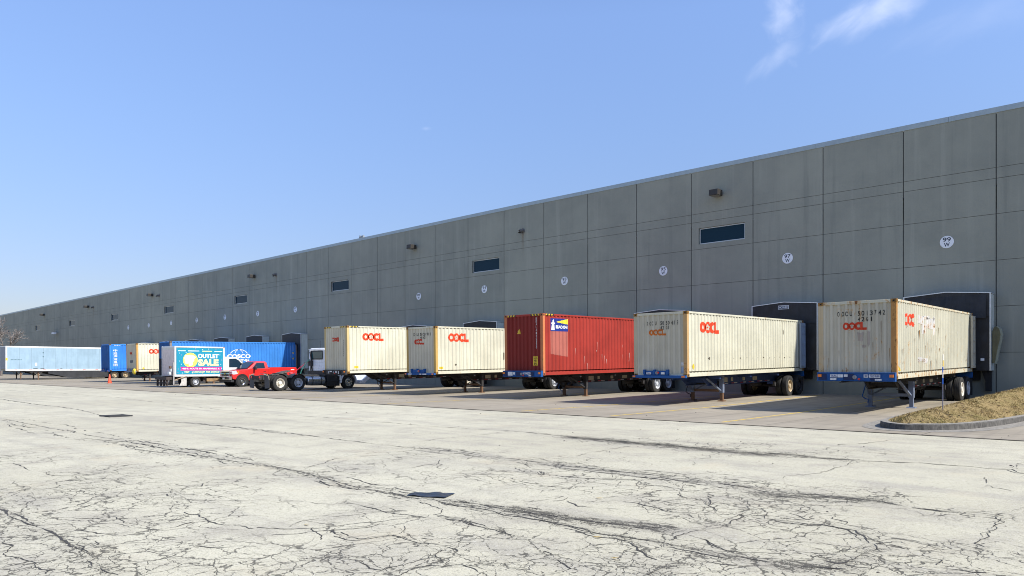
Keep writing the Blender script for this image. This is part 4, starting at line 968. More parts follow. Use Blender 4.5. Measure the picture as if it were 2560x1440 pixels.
# left of the red one
C[93] = container(-29.1, 25.9, 2.591, 'cream container with yellow rust post directly left of the red container', post_m=paint('post_yellow_rust', (.50, .33, .10), .50, .4, 9.3), group=GRP, **cream_set(3, .14, 1.06))
t = C[93]
on_end(t, 'serial_number', spaced('OOCU 5028930', -.70, 2.10, .16, .075, .128)+spaced('42G1', -.06, 1.92, .15, .075, .128), blk)
on_end(t, 'logo', fit(oocl(), -.55, 1.62, .22, 1.93), red_logo); on_side(t, 'logo', fit(oocl(), .95, 1.75, 2.53, 2.24), red_logo); on_side(t, 'label', [rect(.28, .56, .28, .40)], yel)
on_side(t, 'scrape', [blotch(7.2+.8*k, .66, .05, .10, 9, .7, k) for k in range(4)]+[blotch(5.4, .95, .03, .25, 8, .6, 7), blotch(1.5, .5, .05, .05, 8, .6, 3)], paint('scrape_dark', (.10, .085, .06), .4, .5, 18))
C[91] = container(-36.78, 25.6, 2.896, 'clean tall cream container with yellow black corner stripes beside the tractor cab', post_m=paint('post_light_rust', (.52, .40, .19), .34, .3, 11.3), group=GRP, hazard=True, **cream_set(4, .06, 1.08))
t = C[91]
on_end(t, 'logo', fit(oocl(), -.42, 1.95, .36, 2.22), red_logo); on_side(t, 'logo', fit(oocl(), 1.15, 1.99, 2.78, 2.49), red_logo); on_side(t, 'label', [rect(.5, .8, .30, .44)], yel)
on_end(t, 'small_print', [rect(.72+.0*k, .80, 2.0-.12*k, 2.06-.12*k) for k in range(9)], blk)
# the far row
BLUE = (.030, .165, .50)
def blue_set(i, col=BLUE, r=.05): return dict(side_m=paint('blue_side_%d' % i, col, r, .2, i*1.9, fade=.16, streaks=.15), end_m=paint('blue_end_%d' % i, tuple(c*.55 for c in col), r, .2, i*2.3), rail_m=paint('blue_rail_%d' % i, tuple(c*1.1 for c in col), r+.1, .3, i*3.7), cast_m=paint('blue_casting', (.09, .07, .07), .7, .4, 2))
C[87] = container(-63.3, 26.0, 2.591, 'long bright blue container with white globe emblem behind the red pickup', post_m=paint('blue_post', (.22, .20, .20), .5, .4, 5), group=GRP, **blue_set(1, (.040, .20, .56)))
t = C[87]
gl_ = []
for ro, sx in ((1., 1.), (1., .45)):
    for a0, a1 in ((28, 152), (208, 332)) if sx == 1. else ((28, 90), (90, 152), (208, 270), (270, 332)):
        gl_ += [[(x*sx, y) for x, y in q] for q in ring(0, 0, 1.0, .935, 12, a0, a1)]
on_side(t, 'logo_globe', [[(6.2+x*.98, 1.22+y*.70) for x, y in q] for q in gl_], wht)
on_side(t, 'logo_lettering', fit(font_polys('COSCO', .04), 5.05, 1.10, 7.34, 1.46)+fit(font_polys('SHIPPING', .03), 5.22, .82, 7.18, 1.03), wht)
on_side(t, 'side_lettering', [rect(11.50, 11.53, 2.2-.1*k, 2.27-.1*k) for k in range(12)]+[rect(11.74, 11.77, 2.3-.1*k, 2.37-.1*k) for k in range(6)], wht); on_side(t, 'label', [rect(11.70, 11.83, 1.5, 1.64), [(11.66, .95), (11.87, .95), (11.76, 1.14)]], yel)
C[85] = container(-69.6, 25.57, 2.591, 'short visible cream container with orange rusty post left of the billboard truck', post_m=paint('post_orange_rust', (.55, .32, .10), .5, .4, 13.3), group=GRP, z0=1.12, **cream_set(5, .08, 1.12))
t = C[85]
on_side(t, 'logo', fit(oocl(), 1.09, 1.62, 2.65, 2.10), red_logo); on_end(t, 'logo', fit(oocl(3), -.5, 1.55, .2, 1.85), red_logo); on_end(t, 'label', [blotch(-.05, .95, .42, .14, 12, .5, 3)], paint('stencil_grey', (.16, .17, .18), .2, .3, 3))
on_side(t, 'label', [disc(.6, .3, .1, 10)], yel)
C[83] = container(-78.2, 26.2, 2.70, 'blue container with vertical white Chinese characters beside the traffic cone', post_m=paint('blue_post2', (.040, .22, .60), .05, .2, 6), group=GRP, z0=1.14, **blue_set(2, (.036, .205, .62)))
t = C[83]
zz = 2.18
for ch in '中远海运集团':
    P = font_polys(ch, .02)
    if P: on_side(t, 'side_lettering', fit(P, .36, zz-.245, .72, zz), wht)
    zz -= .29
on_side(t, 'small_print', [rect(.45+.2*k, .6+.2*k, 2.56, 2.62) for k in range(3)], wht)

# ------------------------------------------------------------------ chassis under them
tyre_m = simple('tyre_rubber', (.022, .021, .020), .85, var=.35, vscale=9); railm = simple('chassis_black', (.030, .028, .030), .7, var=.35); rustleg = paint('rusty_leg', (.15, .085, .05), .5, .5, 21)
steelb = paint('leg_blue_grey', (.16, .19, .26), .3, .4, 22); rimw = paint('rim_cream', (.66, .62, .54), .34, .5, 23); rimr = paint('rim_rust', (.46, .37, .24), .42, .5, 24); rimg = paint('rim_grey_white', (.50, .52, .55), .2, .4, 25)
blue_st = paint('bolster_blue', (.014, .085, .28), .14, .3, 26, rustcol=(.25, .16, .12)); black_st = simple('bolster_black', (.035, .034, .036), .6, var=.3)
def wheel(parent, x, y, z, s, rim, r=.515, dual=True, wt=.26, name='wheel'):
    """s: +1 outer face towards +x. The wheel is its rim; the tyre (or pair) is a sub-part"""
    b = MB(); ro = r*.56
    if dual: prof = [(0, .06), (-.005, .10), (-.02, .115), (-.16, .12), (-.17, ro*.80), (-.15, ro*.88), (-.02, ro*.93), (.0, ro*1.02), (-.02, ro*1.04), (-.58, ro)]
    else: prof = [(.035, .0), (.03, .085), (.0, .10), (-.03, .12), (-.035, ro*.70), (-.07, ro*.84), (-.01, ro*.94), (.0, ro*1.03), (-.02, ro*1.04), (-.24, ro)]
    b.lathe((x, y, z), [(s*o, q) for o, q in prof], 24)
    if dual: b.lathe((x, y, z), [(0, .0), (0, .06)], 24)
    for k in range(10):
        a = 6.283*k/10; rr_ = (ro*.62) if not dual else .165; xo = -.035 if not dual else -.16
        b.tube([(x+s*(xo-.01), y+rr_*math.cos(a), z+rr_*math.sin(a)), (x+s*(xo+.03), y+rr_*math.cos(a), z+rr_*math.sin(a))], .016, 6)
    w_ = b.build(name, rim, parent, smooth=True)
    h = MB()
    for k in range(5):
        a = 6.283*(k+.5)/5; rr_ = ro*.74; xo = (-.166 if dual else -.052)
        h.lathe((x+s*(xo+.004), y+rr_*math.cos(a), z+rr_*math.sin(a)), [(0, 0), (0, .034)], 10)
    h.build('hand_hole', vdark, w_, fix=False)
    tb = MB(); g = wt/2
    for k in range(2 if dual else 1):
        cx = -g-.01-k*(wt+.05)
        tp = [(g*.74, ro), (g*.92, ro*1.12), (g*1.03, r*.80), (g*.98, r*.92), (g*.84, r*.985), (g*.56, r), (g*.54, r-.014), (g*.44, r-.014), (g*.42, r), (g*.06, r+.002), (g*.04, r-.013), (-g*.04, r-.013), (-g*.06, r+.002), (-g*.42, r), (-g*.44, r-.014), (-g*.54, r-.014), (-g*.56, r), (-g*.84, r*.985), (-g*.98, r*.92), (-g*1.03, r*.8), (-g*.74, ro)]
        tb.lathe((x+s*cx, y, z), [(s*o, q) for o, q in tp], 36)
    tb.build('tyre', tyre_m, w_, smooth=True, fix=True)
    return w_
def chassis(t0, label, bolster, style, rims, legm, legm2, plates=(), dy=0., gear=True, y_ax=(10.2, 11.45)):
    t = thing('container_chassis', label, 'trailer chassis', t0.location, t0.rotation_euler, 'container chassis under the containers')
    f = MB()
    for s in (-1, 1):
        x = s*.50
        f.box(x-.07, x+.07, .1, 2.7, -.135, -.115).box(x-.02, x+.02, .1, 2.7, -.115, -.012).box(x-.07, x+.07, .1, 2.7, -.012, -.006)
        f.prism([(2.5, -.01), (2.5, -.13), (3.1, -.46), (12.2, -.46), (12.2, -.01)], 'x', x-.012, x+.012)
        f.box(x-.075, x+.075, 3.1, 12.2, -.475, -.455).box(x-.075, x+.075, 2.7, 12.2, -.025, -.006)
    for y in (.9, 1.9, 3.2, 4.4, 5.8, 7.2, 8.6, 10.8): f.box(-.49, .49, y-.05, y+.05, -.12 if y < 2.6 else -.34, -.03 if y < 2.6 else -.08)
    for y in (3.05, 6.1, 9.2): f.box(-1.1, 1.1, y-.06, y+.06, -.16, -.03)
    # axle sub-frame
    for s in (-1, 1): f.box(s*.55-.05, s*.55+.05, 9.3, 12.1, -.60, -.48)
    f.build('frame', railm, t)
    b = MB()
    if style == 'high':
        b.box(-HW, HW, -.155, -.012, -.055, .205); b.box(-HW-.004, HW+.004, -.17, -.01, .18, .215).box(-HW-.004, HW+.004, -.17, -.01, -.075, -.052)
        for x in (-.85, -.38, .26, .80): b.box(x-.02, x+.02, -.175, -.156, -.05, .18)
    else:
        b.box(-HW, HW, -.14, -.012, -.05, .055); b.box(-.68, .42, -.15, -.012, .056, .09)
        for x in (-.66, -.2, .40): b.box(x-.04, x+.04, -.16, -.012, .09, .29)
        b.box(-.6, .36, -.12, -.02, .09, .24)
    b.build('front_bolster', bolster, t, bevel=.008, seg=1)
    for x0, x1 in ((-1.16, -.90), (-.34, -.02), (.48, .76)) if style == 'high' else ():
        MB().face([(x0, -.1775, -.035), (x1, -.1775, -.035), (x1, -.1775, .165), (x0, -.1775, .165)]).build('pocket', vdark if bolster is black_st else simple('bolster_pocket', (.006, .02, .08), .8), t, fix=False)
    yf = -.182 if style == 'high' else -.167
    for x0, x1, z0, z1, txt in plates:
        MB().box(x0, x1, yf, yf+.012, z0, z1).build('plate', paleb, t)
        if txt: decal('plate_lettering', fit(font_polys(txt, .02), x0+.02, z0+.015, x1-.02, z1-.015), None, lambda a, b_, d_: (a, yf-.004, b_), simple('plate_ink', (.02, .05, .20), .6), t)
    MB().lathe((.0 if style == 'high' else -.05, yf, .06 if style == 'high' else .16), [(0, .0), (-.02, .04), (-.01, .065), (0, .07)], 14, axis='y').build('gladhand', simple('gladhand_grey', (.25, .25, .26), .5, .4), t)
    MB().lathe((.14 if style == 'high' else .02, yf, .0 if style == 'high' else .17), [(0, .04), (-.03, .035), (-.035, 0)], 12, axis='y').build('marker_lamp', red_l, t)
    for s in (-1, 1): MB().box(s*1.12-.06, s*1.12+.06, yf-.02, yf, .06 if style == 'high' else -.02, .15 if style == 'high' else .04).build('marker_lamp', orange_l, t)
    # landing gear
    if gear:
        yl = 4.0+dy
        for s in (-1, 1):
            zb = -1.185
            MB().box(s*.70-.085, s*.70+.085, yl-.08, yl+.08, -.80, -.06).box(s*.70-.088, s*.70+.088, yl-.083, yl+.083, -.62, -.55).build('landing_leg', legm, t)
            lo = MB().box(s*.70-.065, s*.70+.065, yl-.06, yl+.06, zb+.03, -.80); lo.prism([(yl-.17, zb), (yl+.17, zb), (yl+.12, zb+.05), (yl-.12, zb+.05)], 'x', s*.70-.14, s*.70+.14)
            lo.build('leg_foot', legm2, t)
            MB().bar((s*.68, yl-.09, -.70), (s*.56, yl-1.15, -.14), .09, .05).build('brace', legm, t)
            MB().bar((s*.66, yl+.02, -.72), (s*.20, yl+.5, -.40), .06, .05).build('brace', legm, t)
        MB().box(-.62, .62, yl-.045, yl+.045, -.76, -.65).build('cross_bar', legm if legm2 is not rustleg else rustleg, t)
        MB().box(-.62, .62, yl-.05, yl+.05, -.44, -.30).build('gear_shaft', railm, t)
        MB().tube([(-.78, yl-.1, -.1), (-.86, yl-.14, -.45), (-.95, yl-.16, -.78), (-.85, yl-.16, -.86), (-.74, yl-.12, -.90), (-.76, yl-.12, -1.02)], .022, 6).build('crank_handle', bolster if style == 'high' else railm, t, smooth=True)
    # running gear
    for y in y_ax:
        MB().tube([(-.95, y, -.72), (.95, y, -.72)], .065, 10).build('axle', railm, t)
        for s in (-1, 1): wheel(t, s*1.20, y, -.72+.0, s, rims[0 if y == y_ax[0] else 1])
    sp = MB()
    for s in (-1, 1):
        for y in y_ax:
            for k in range(4): sp.box(s*.62-.04, s*.62+.04, y-.5+.06*k, y+.5-.06*k, -.62-.018*k-.016, -.62-.018*k)
        for y in (y_ax[0]-.62, (y_ax[0]+y_ax[1])/2, y_ax[1]+.55): sp.prism([(y-.12, -.46), (y+.12, -.46), (y+.05, -.72), (y-.05, -.72)], 'x', s*.62-.06, s*.62+.06)
    sp.tube([(-.2, y_ax[0]-1.3, -.6), (-.2, y_ax[0]-.5, -.6)], .13, 10)
    sp.tube([(-.35, y_ax[0]-.62, -.70), (-.45, y_ax[0], -.74)], .03, 6); sp.build('suspension', railm, t)
    for s in (-1, 1): MB().box(s*.95-.28, s*.95+.28, 12.08, 12.09, -1.05, -.32).build('mud_flap', simple('flap_rubber', (.02, .02, .02), .8), t)
    MB().box(-1.2, 1.2, 12.2, 12.32, -.28, -.02).build('rear_bolster', bolster, t)
    MB().box(-.5, .5, 12.1, 12.16, -.85, -.75).box(-.46, -.38, 12.08, 12.17, -.75, -.2).box(.38, .46, 12.08, 12.17, -.75, -.2).build('bumper_guard', railm, t)
    # strips and plates on the rail
    rs = MB(); y = 3.5; k = 0
    while y < 9.6:
        rs.face([(.514, y, -.44), (.514, y+.30, -.44), (.514, y+.30, -.40), (.514, y, -.40)], k % 2); k += 1; y += .30 if k % 2 else .62
    rs.build('reflector_strip', [simple('strip_red', (.40, .03, .03), .5), simple('strip_white', (.62, .6, .55), .5)], t, fix=False)
    for a, e, z0, z1 in ((4.5, 4.95, -.36, -.15), (5.3, 5.5, -.33, -.17), (6.5, 6.75, -.33, -.15), (7.6, 8.1, -.35, -.18)):
        MB().box(.513, .517, a, e, z0, z1).build('plate', simple('plate_tan', (.40, .36, .27), .6, var=.3, vscale=20), t)
    return t
chassis(C[99], 'blue fronted chassis with grey legs under the nearest rusty cream container', blue_st, 'high', (rimw, rimg), steelb, steelb, [(-.78, -.54, .05, .15, 'TRAC'), (-.52, -.37, .05, .15, None), (-.34, -.22, .07, .15, None), (-.78, -.58, -.04, .02, None), (.28, .42, .05, .15, 'TMXP'), (.45, .78, .05, .15, 'TSXZ 401845'), (.62, .82, -.045, .01, None)])
chassis(C[97], 'low blue bolster chassis with blue rail and rusty cross bar under second nearest container', blue_st, 'low', (rimr, railm), steelb, rustleg, [(-.53, -.32, .10, .18, 'TRAC'), (.14, .30, .10, .19, None)], y_ax=(10.5, 11.75))
chassis(C[95], 'blue bolster chassis with black legs under the red container', blue_st, 'high', (rimg, rimg), railm, rustleg, [(-.86, -.56, -.02, .16, None), (-.52, -.40, .03, .14, None), (.10, .34, .05, .13, 'TMXZ'), (.36, .58, .04, .14, 'TRAC'), (.46, .62, -.045, .01, None)])
chassis(C[93], 'low blue chassis with rust brown feet under the container left of the red one', blue_st, 'low', (rimg, railm), railm, rustleg, [(-.9, -.62, -.03, .03, None), (.05, .2, -.03, .03, None), (.3, .6, -.03, .03, None)])
chassis(C[91], 'black bolster chassis with dark legs under the container next to the tractor', black_st, 'high', (rimw, rimw), railm, rustleg, [(-.42, -.18, .08, .15, None), (-.55, -.50, -.01, .13, None), (.20, .32, .02, .15, None), (.5, .56, -.03, .14, None)])
chassis(C[87], 'dark chassis under the long blue container behind the billboard truck', black_st, 'low', (rimr, rimr), railm, rustleg)
chassis(C[85], 'chassis with rusty feet under the short cream container', steelb, 'low', (rimr, rimr), railm, rustleg)
c = chassis(C[83], 'low blue chassis with pale rusty rims under the blue container by the cone', blue_st, 'low', (rimr, rimr), railm, rustleg)
o = MB().lathe((.95, -.22, .02), [(0, 0), (0, .2), (.06, .26), (.16, .28), (.2, .2), (.2, 0)], 14, axis='y').build('yellow_drum', simple('drum_yellow', (.72, .55, .03), .5), None)
o.location = C[85].location; tag(o, 'round yellow plastic cap hung on the front of the cream container chassis', 'cap')
# the yellow paint on rail of the 97 chassis is blue
for o in bpy.data.objects:
    if o.name.startswith('frame') and o.parent and o.parent.get('label', '').startswith('low blue bolster chassis with blue rail'): o.data.materials[0] = paint('rail_blue', (.030, .055, .15), .12, .4, 27)
# ------------------------------------------------------------------ dry van trailers at the far left
def van_trailer(xr, y0, label, first=[None]):
    if first[0] is None:
        t = thing('van_trailer', label, 'trailer', group='pale dry van trailers at the far end'); first[0] = t
        L, h0, h1 = 16.15, 1.10, 4.0; hw = 1.28
        body = simple('van_sky_tint', (.27, .385, .475), .42, var=.08, vscale=1.2); wh = simple('van_white', (.70, .71, .70), .45, var=.06); fr = simple('van_front_grey', (.20, .23, .28), .55, var=.2)  # body: the sky's bluish reflection is painted into the side colour
        seam = MB(); n = 13
        for s in (-1, 1):
            b = MB()
            for k in range(n):
                a, e = .12+(L-.14)*k/n, .12+(L-.14)*(k+1)/n
                x = s*hw; b.face([(x, a+.012, h0+.20), (x, e-.012, h0+.20), (x, e-.012, h1-.16), (x, a+.012, h1-.16)])
            seam.box(min(s*hw, s*(hw-.03))+(.004 if s < 0 else 0), max(s*hw, s*(hw-.03))-(.004 if s > 0 else 0), .1, L, h0+.2, h1-.16)
            b.build('side_skin', body, t, fix=False)
        seam.build('side_seam', simple('van_seam', (.16, .22, .28), .6), t)
        MB().box(-hw, hw, .0, .1, h0+.2, h1-.1).build('front_wall', fr, t, bevel=.03)
        r = MB()
        for s in (-1, 1):
            x0, x1 = sorted((s*(hw+.012), s*(hw-.06))); r.box(x0, x1, .1, L, h1-.16, h1).box(x0, x1, .1, L, h0, h0+.20)
            x0, x1 = sorted((s*(hw+.016), s*(hw-.10))); r.box(x0, x1, -.012, .14, h0, h1)
        r.box(-hw+.06, hw-.06, -.01, .1, h1-.1, h1-.002).build('rail', wh, t, bevel=.012)
        MB().box(-hw+.06, hw-.06, .1, L, h1-.03, h1-.01).build('roof', wh, t)
        MB().box(-hw+.04, hw-.04, L-.04, L, h0+.2, h1-.16).build('door', wh, t)
        st = MB(); y = .5; k = 0
        while y < L-.5: st.face([(hw+.016, y, h0+.09), (hw+.016, y+.34, h0+.09), (hw+.016, y+.34, h0+.15), (hw+.016, y, h0+.15)], k % 2); k += 1; y += .34 if k % 2 else 1.1
        st.build('reflector_strip', [simple('strip_white', (.62, .6, .55), .5), simple('strip_red', (.40, .03, .03), .5)], t, fix=False)
        MB().box(hw+.004, hw+.02, .0, .18, 2.30, 2.62).build('label', simple('label_yellow', (.68, .46, .03), .55), t)
        ink = simple('faint_ink', (.10, .18, .22), .6)
        decal('side_lettering', [rect(.5+.14*k, .60+.14*k, 2.36, 2.46) for k in range(8)], None, lambda a, z, d: (hw+.004, a, z), ink, t)
        decal('side_lettering', [rect(3.72, 3.86, 3.20-.24*k, 3.34-.24*k) for k in (0, 2)], None, lambda a, z, d: (hw+.004, a, z), ink, t)
        MB().box(hw+.001, hw+.006, 2.95, 3.15, 1.7, 2.05).build('label', wh, t)
        for k, (s, e) in enumerate(((2.75, 3.2), (3.5, 3.9), (5.6, 5.8))): MB().box(hw+.0, hw+.014, s, e, 1.36, 1.41).build('hardware', railm, t)
        leg_y = 3.35
        for s in (-1, 1):
            MB().box(s*.98-.07, s*.98+.07, leg_y-.07, leg_y+.07, .42, h0).build('landing_leg', railm if s < 0 else rustleg, t)
            MB().box(s*.98-.05, s*.98+.05, leg_y-.05, leg_y+.05, .03, .42).box(s*.98-.13, s*.98+.13, leg_y-.14, leg_y+.14, .0, .03).build('leg_foot', railm if s < 0 else rustleg, t)
            for d in (-.6, .6): MB().bar((s*.98, leg_y, .50), (s*.80, leg_y+d, h0), .05, .05).build('brace', simple('brace_tan', (.38, .33, .24), .7), t)
        MB().box(-.95, .95, leg_y-.05, leg_y+.05, .62, .72).box(-1.2, 1.2, 2., 4.6, h0-.14, h0-.005).build('cross_member', railm, t)
        sk = simple('skirt_charcoal', (.024, .026, .030), .55, var=.25, vscale=1.5)
        for s in (-1, 1): MB().prism([(4.3, h0), (11.0, h0), (11.0, .30), (6.4, .30), (4.3, .78)], 'x', s*(hw-.05)-.006, s*(hw-.05)+.006).build('side_skirt', sk, t)
        for y in (11.75, 13.05):
            MB().tube([(-.95, y, .52), (.95, y, .52)], .065, 8).build('axle', railm, t)
            for s in (-1, 1): wheel(t, s*1.25, y, .515, s, rimr)
        MB().box(-.6, .6, 11.1, 16.0, .75, h0-.005).build('slider', railm, t)
    else: t = copy_tree(first[0])
    t.location = (xr-1.28, y0, .0); t['label'] = label; return t
van_trailer(-99.9, 22.3, 'long pale dry van trailer with white top rail and dark skirt')
van_trailer(-107.4, 22.3, 'second pale trailer cut off at the left edge behind the long one')
# traffic cone
t = thing('traffic_cone', 'orange red traffic cone on the concrete below the blue container', 'cone', (-73.8, 24.7, .012))
t.scale = (1.15, 1.15, 1.15)
cm = simple('cone_orange', (.75, .085, .03), .5)
MB().lathe((0, 0, 0), [(.03, .155), (.06, .15), (.74, .035), (.76, .025), (.76, 0)], 16, axis='z').build('cone_body', cm, t, smooth=True)
MB().box(-.19, .19, -.19, .19, 0, .032).build('base', simple('cone_base', (.55, .07, .03), .6), t, bevel=.01)

# ------------------------------------------------------------------ white day-cab tractor, backed up between bays (forward = +y)
chrome = simple('chrome', (.62, .62, .60), .12, 1., var=.04); alu = simple('tank_alu', (.42, .44, .46), .22, .9, var=.08); cabw = simple('cab_white', (.80, .81, .84), .28, var=.05, coat=.4); dkp = simple('dark_plastic', (.02, .02, .022), .55)
greas = simple('grease_grey', (.12, .105, .08), .6, .2, var=.5, vscale=9)
T = thing('road_tractor', 'white day cab road tractor without trailer, its rear wheels towards us', 'truck', (-43.35, 24.2, .012))
def arc(cy, cz, r, a0, a1, n, ): return [(cy+r*math.cos(R(a0+(a1-a0)*k/n)), cz+r*math.sin(R(a0+(a1-a0)*k/n))) for k in range(n+1)]
fr = MB()
for s in (-1, 1): fr.box(s*.43-.045, s*.43+.045, -1.05, 6.0, .72, .99)
for y in (-1.0, .65, 2.2, 3.3, 5.8): fr.box(-.39, .39, y-.06, y+.06, .74, .96)
fr.build('frame', railm, T)
for y, rm in ((0, rimw), (1.3, rimg)):
    MB().tube([(-1., y, .515), (-.3, y, .515), (-.22, y, .52), (.22, y, .52), (.3, y, .515), (1., y, .515)], [.07, .09, .24, .24, .09, .07], 12).build('axle', greas, T, smooth=True)
    for s in (-1, 1): wheel(T, s*1.24, y, .515, s, rm)
for s in (-1, 1): wheel(T, s*1.16, 5.25, .515, s, chrome, dual=False, wt=.29)
MB().tube([(-1., 5.25, .5), (1., 5.25, .5)], .07, 8).build('steer_axle', railm, T)
for s in (-1, 1):
    for y, a0, a1 in ((0, 35, 100), (1.3, 30, 150)):
        p = arc(y, .52, .60, a0, a1, 10)+arc(y, .52, .585, a1, a0, 10)
        MB().prism(p, 'x', min(s*.66, s*1.25), max(s*.66, s*1.25)).build('fender', simple('fender_black', (.035, .035, .036), .4), T, smooth=True)
    q = MB().prism([(s*.62, 1.02), (s*1.06, 1.06), (s*1.24, .92), (s*1.24, .20), (s*.70, .16)], 'y', -.80, -.785); q.build('mud_flap', simple('flap_grey', (.075, .075, .078), .7), T)
    MB().bar((s*.62, -.82, 1.10), (s*1.20, -.82, .99), .03, .05).bar((s*1.20, -.82, 1.0), (s*1.30, -.82, .72), .03, .05).build('flap_hanger', chrome, T)
    MB().lathe((s*.52, -1.06, .88), [(0, .07), (-.03, .065), (-.03, 0)], 12, axis='y').build('tail_lamp', red_l, T); MB().lathe((s*1.12, -.85, 1.04), [(0, .04), (-.02, .035), (-.02, 0)], 10, axis='y').build('marker_lamp', orange_l, T)
# fifth wheel: tilted greasy plate on its stand
fw = MB(); ang = R(14); pl = [(-.48, .05), (-.48, .95), (-.25, 1.1), (.25, 1.1), (.48, .95), (.48, .05), (.40, -.05), (.12, -.05), (.06, .45), (-.06, .45), (-.12, -.05), (-.40, -.05)]
fw.raw([(x, .2+y*math.cos(ang), 1.06+y*math.sin(ang)) for x, y in pl]+[(x, .2+y*math.cos(ang), 1.0+y*math.sin(ang)) for x, y in pl], [tuple(range(12)), tuple(range(23, 11, -1))]+[(i, i+12, (i+1) % 12+12, (i+1) % 12) for i in range(12)])
fw.build('fifth_wheel', greas, T); MB().box(-.42, .42, .35, .95, .99, 1.14).box(-.5, .5, .2, 1.3, .97, 1.0).build('fifth_wheel_stand', railm, T)
sg = MB()
for k in range(5): sg.tube([(-.3+.15*k, -.7+.1*k, .9), (-.2+.1*k, -.3, .72), (.1, .2+.2*k, .95)], .018, 6)
sg.box(-.3, .3, -1.0, -.6, .60, .72).lathe((0, -.8, .70), [(-.2, 0), (-.2, .14), (.2, .14), (.2, 0)], 10).build('air_lines', greas, T)
# fuel tanks
for s in (-1, 1):
    MB().lathe((s*.93, 0, .62), [(2.0, 0), (2.01, .24), (2.05, .29), (2.1, .305), (3.30, .305), (3.35, .29), (3.39, .24), (3.4, 0)], 24, axis='y').build('fuel_tank', alu, T, smooth=True)
    for y in (2.35, 3.02): MB().lathe((s*.93, 0, .62), [(y, .30), (y, .312), (y+.06, .312), (y+.06, .30)], 24, axis='y').build('tank_strap', dkp, T)
    MB().box(min(s*.7, s*1.2), max(s*.7, s*1.2), 3.5, 4.5, .25, .95).box(min(s*.8, s*1.22), max(s*.8, s*1.22), 3.45, 4.55, .58, .62).build('step_box', dkp, T, bevel=.03)
MB().box(-1.1, 1.1, 3.4, 5.6, .92, 1.26).build('cab_mount', dkp, T)
# cab
cabx = 1.02
prof = [(3.45, 1.26), (3.47, 2.72), (3.62, 2.86), (4.60, 2.88), (4.85, 2.78), (5.35, 2.0), (5.35, 1.26)]
MB().prism(prof, 'x', -cabx, cabx).build('cab', cabw, T, bevel=.07, seg=3)
MB().box(-.84, .84, 3.43, 3.449, 2.80-.0, 2.81).box(-.95, .95, 3.40, 3.46, 2.74, 2.79).build('roof_lip', cabw, T)
rg = MB()
for k in range(4): rg.box(-.85, .85, 3.442, 3.452, 1.45+.2*k, 1.47+.2*k)
rg.build('rear_rib', cabw, T)
MB().prism([(-.74, 2.12), (-.74, 2.62), (-.66, 2.68), (.66, 2.68), (.74, 2.62), (.74, 2.12), (.68, 2.06), (-.68, 2.06)], 'y', 3.43, 3.452).build('rear_window_frame', dkp, T)
MB().prism([(-.69, 2.13), (-.69, 2.60), (.69, 2.60), (.69, 2.13)], 'y', 3.425, 3.431).build('rear_window', glass('cab_glass', (.035, .09, .10), .05), T)
sd_ = [(4.0, 2.05), (4.0, 2.68), (4.6, 2.70), (5.1, 2.1)]
for s in (-1, 1):
    MB().prism(sd_, 'x', min(s*1.022, s*1.03), max(s*1.022, s*1.03)).build('side_window', gl, T)
    MB().box(min(s*1.025, s*1.04), max(s*1.025, s*1.04), 4.05, 4.2, 1.85, 1.89).build('door_handle', dkp, T)
    MB().box(min(s*1.2, s*1.42), max(s*1.2, s*1.42), 5.0, 5.1, 1.9, 2.5).build('mirror', dkp, T, bevel=.02); MB().tube([(s*1.0, 4.95, 2.5), (s*1.3, 5.05, 2.52)], .015, 6).build('mirror_arm', dkp, T)
    p = arc(5.25, .52, .66, -5, 185, 14)+arc(5.25, .52, .60, 185, -5, 14)
    MB().prism(p, 'x', min(s*.80, s*1.22), max(s*.80, s*1.22)).box(min(s*.85, s*1.2), max(s*.85, s*1.2), 4.40, 4.62, .45, 1.15).build('front_fender', cabw, T, smooth=True)
MB().tube([(.25, 3.6, 2.86), (.25, 3.6, 3.35)], .012, 6).build('antenna', dkp, T)
# hood tilted forward over the bumper
MB().box(-1.15, 1.15, 6.25, 6.6, .38, .62).build('bumper', cabw, T, bevel=.04)
for s in (-1, 1): MB().prism([(6.20, .44), (6.62, .40), (7.75, 1.10), (7.85, 1.38), (7.55, 1.42)], 'x', min(s*.98, s*1.12), max(s*.98, s*1.12)).build('hood_side', cabw, T, bevel=.02)
MB().prism([(6.5, .44), (6.6, .40), (7.85, 1.32), (7.8, 1.42)], 'x', -.97, .97).build('hood', cabw, T)
# hoses, catwalk rail, exhaust
def coil(p0, p1, r, turns, rad, m, sagf=.12):
    pts = []; n = turns*8
    for k in range(n+1):
        u = k/n; c = Vector(p0).lerp(Vector(p1), u); c.y -= sagf*math.sin(math.pi*u); a = 6.283*turns*u; pts.append(c+Vector((r*math.cos(a), r*math.sin(a), 0)))
    MB().tube(pts, rad, 5).build('air_hose', m, T)
coil((-.78, 3.35, 1.95), (-.95, 2.2, 1.02), .04, 14, .014, simple('hose_red', (.50, .03, .06), .5)); coil((-.70, 3.35, 2.10), (-.72, 2.6, 1.02), .04, 16, .014, simple('hose_green', (.01, .16, .13), .5))
MB().box(-.80, -.42, 3.28, 3.42, 1.62, 2.0).tube([(-.7, 3.36, 2.6), (-.55, 3.36, 2.1), (-.6, 3.36, 1.3)], .05, 8).tube([(-.62, 3.40, 2.62), (-.58, 3.38, 1.9), (-.45, 3.40, 1.25)], .03, 6).build('hose_rack', dkp, T)
MB().tube([(-1.02, 3.1, 1.0), (-1.02, 3.1, 1.85), (-.96, 3.3, 1.90)], .022, 6).tube([(-1.02, 3.1, 1.45), (-.9, 3.4, 1.45)], .016, 6).build('grab_rail', dkp, T)
MB().box(-.45, .45, 2.2, 3.3, 1.0, 1.03).build('deck_plate', alu, T)
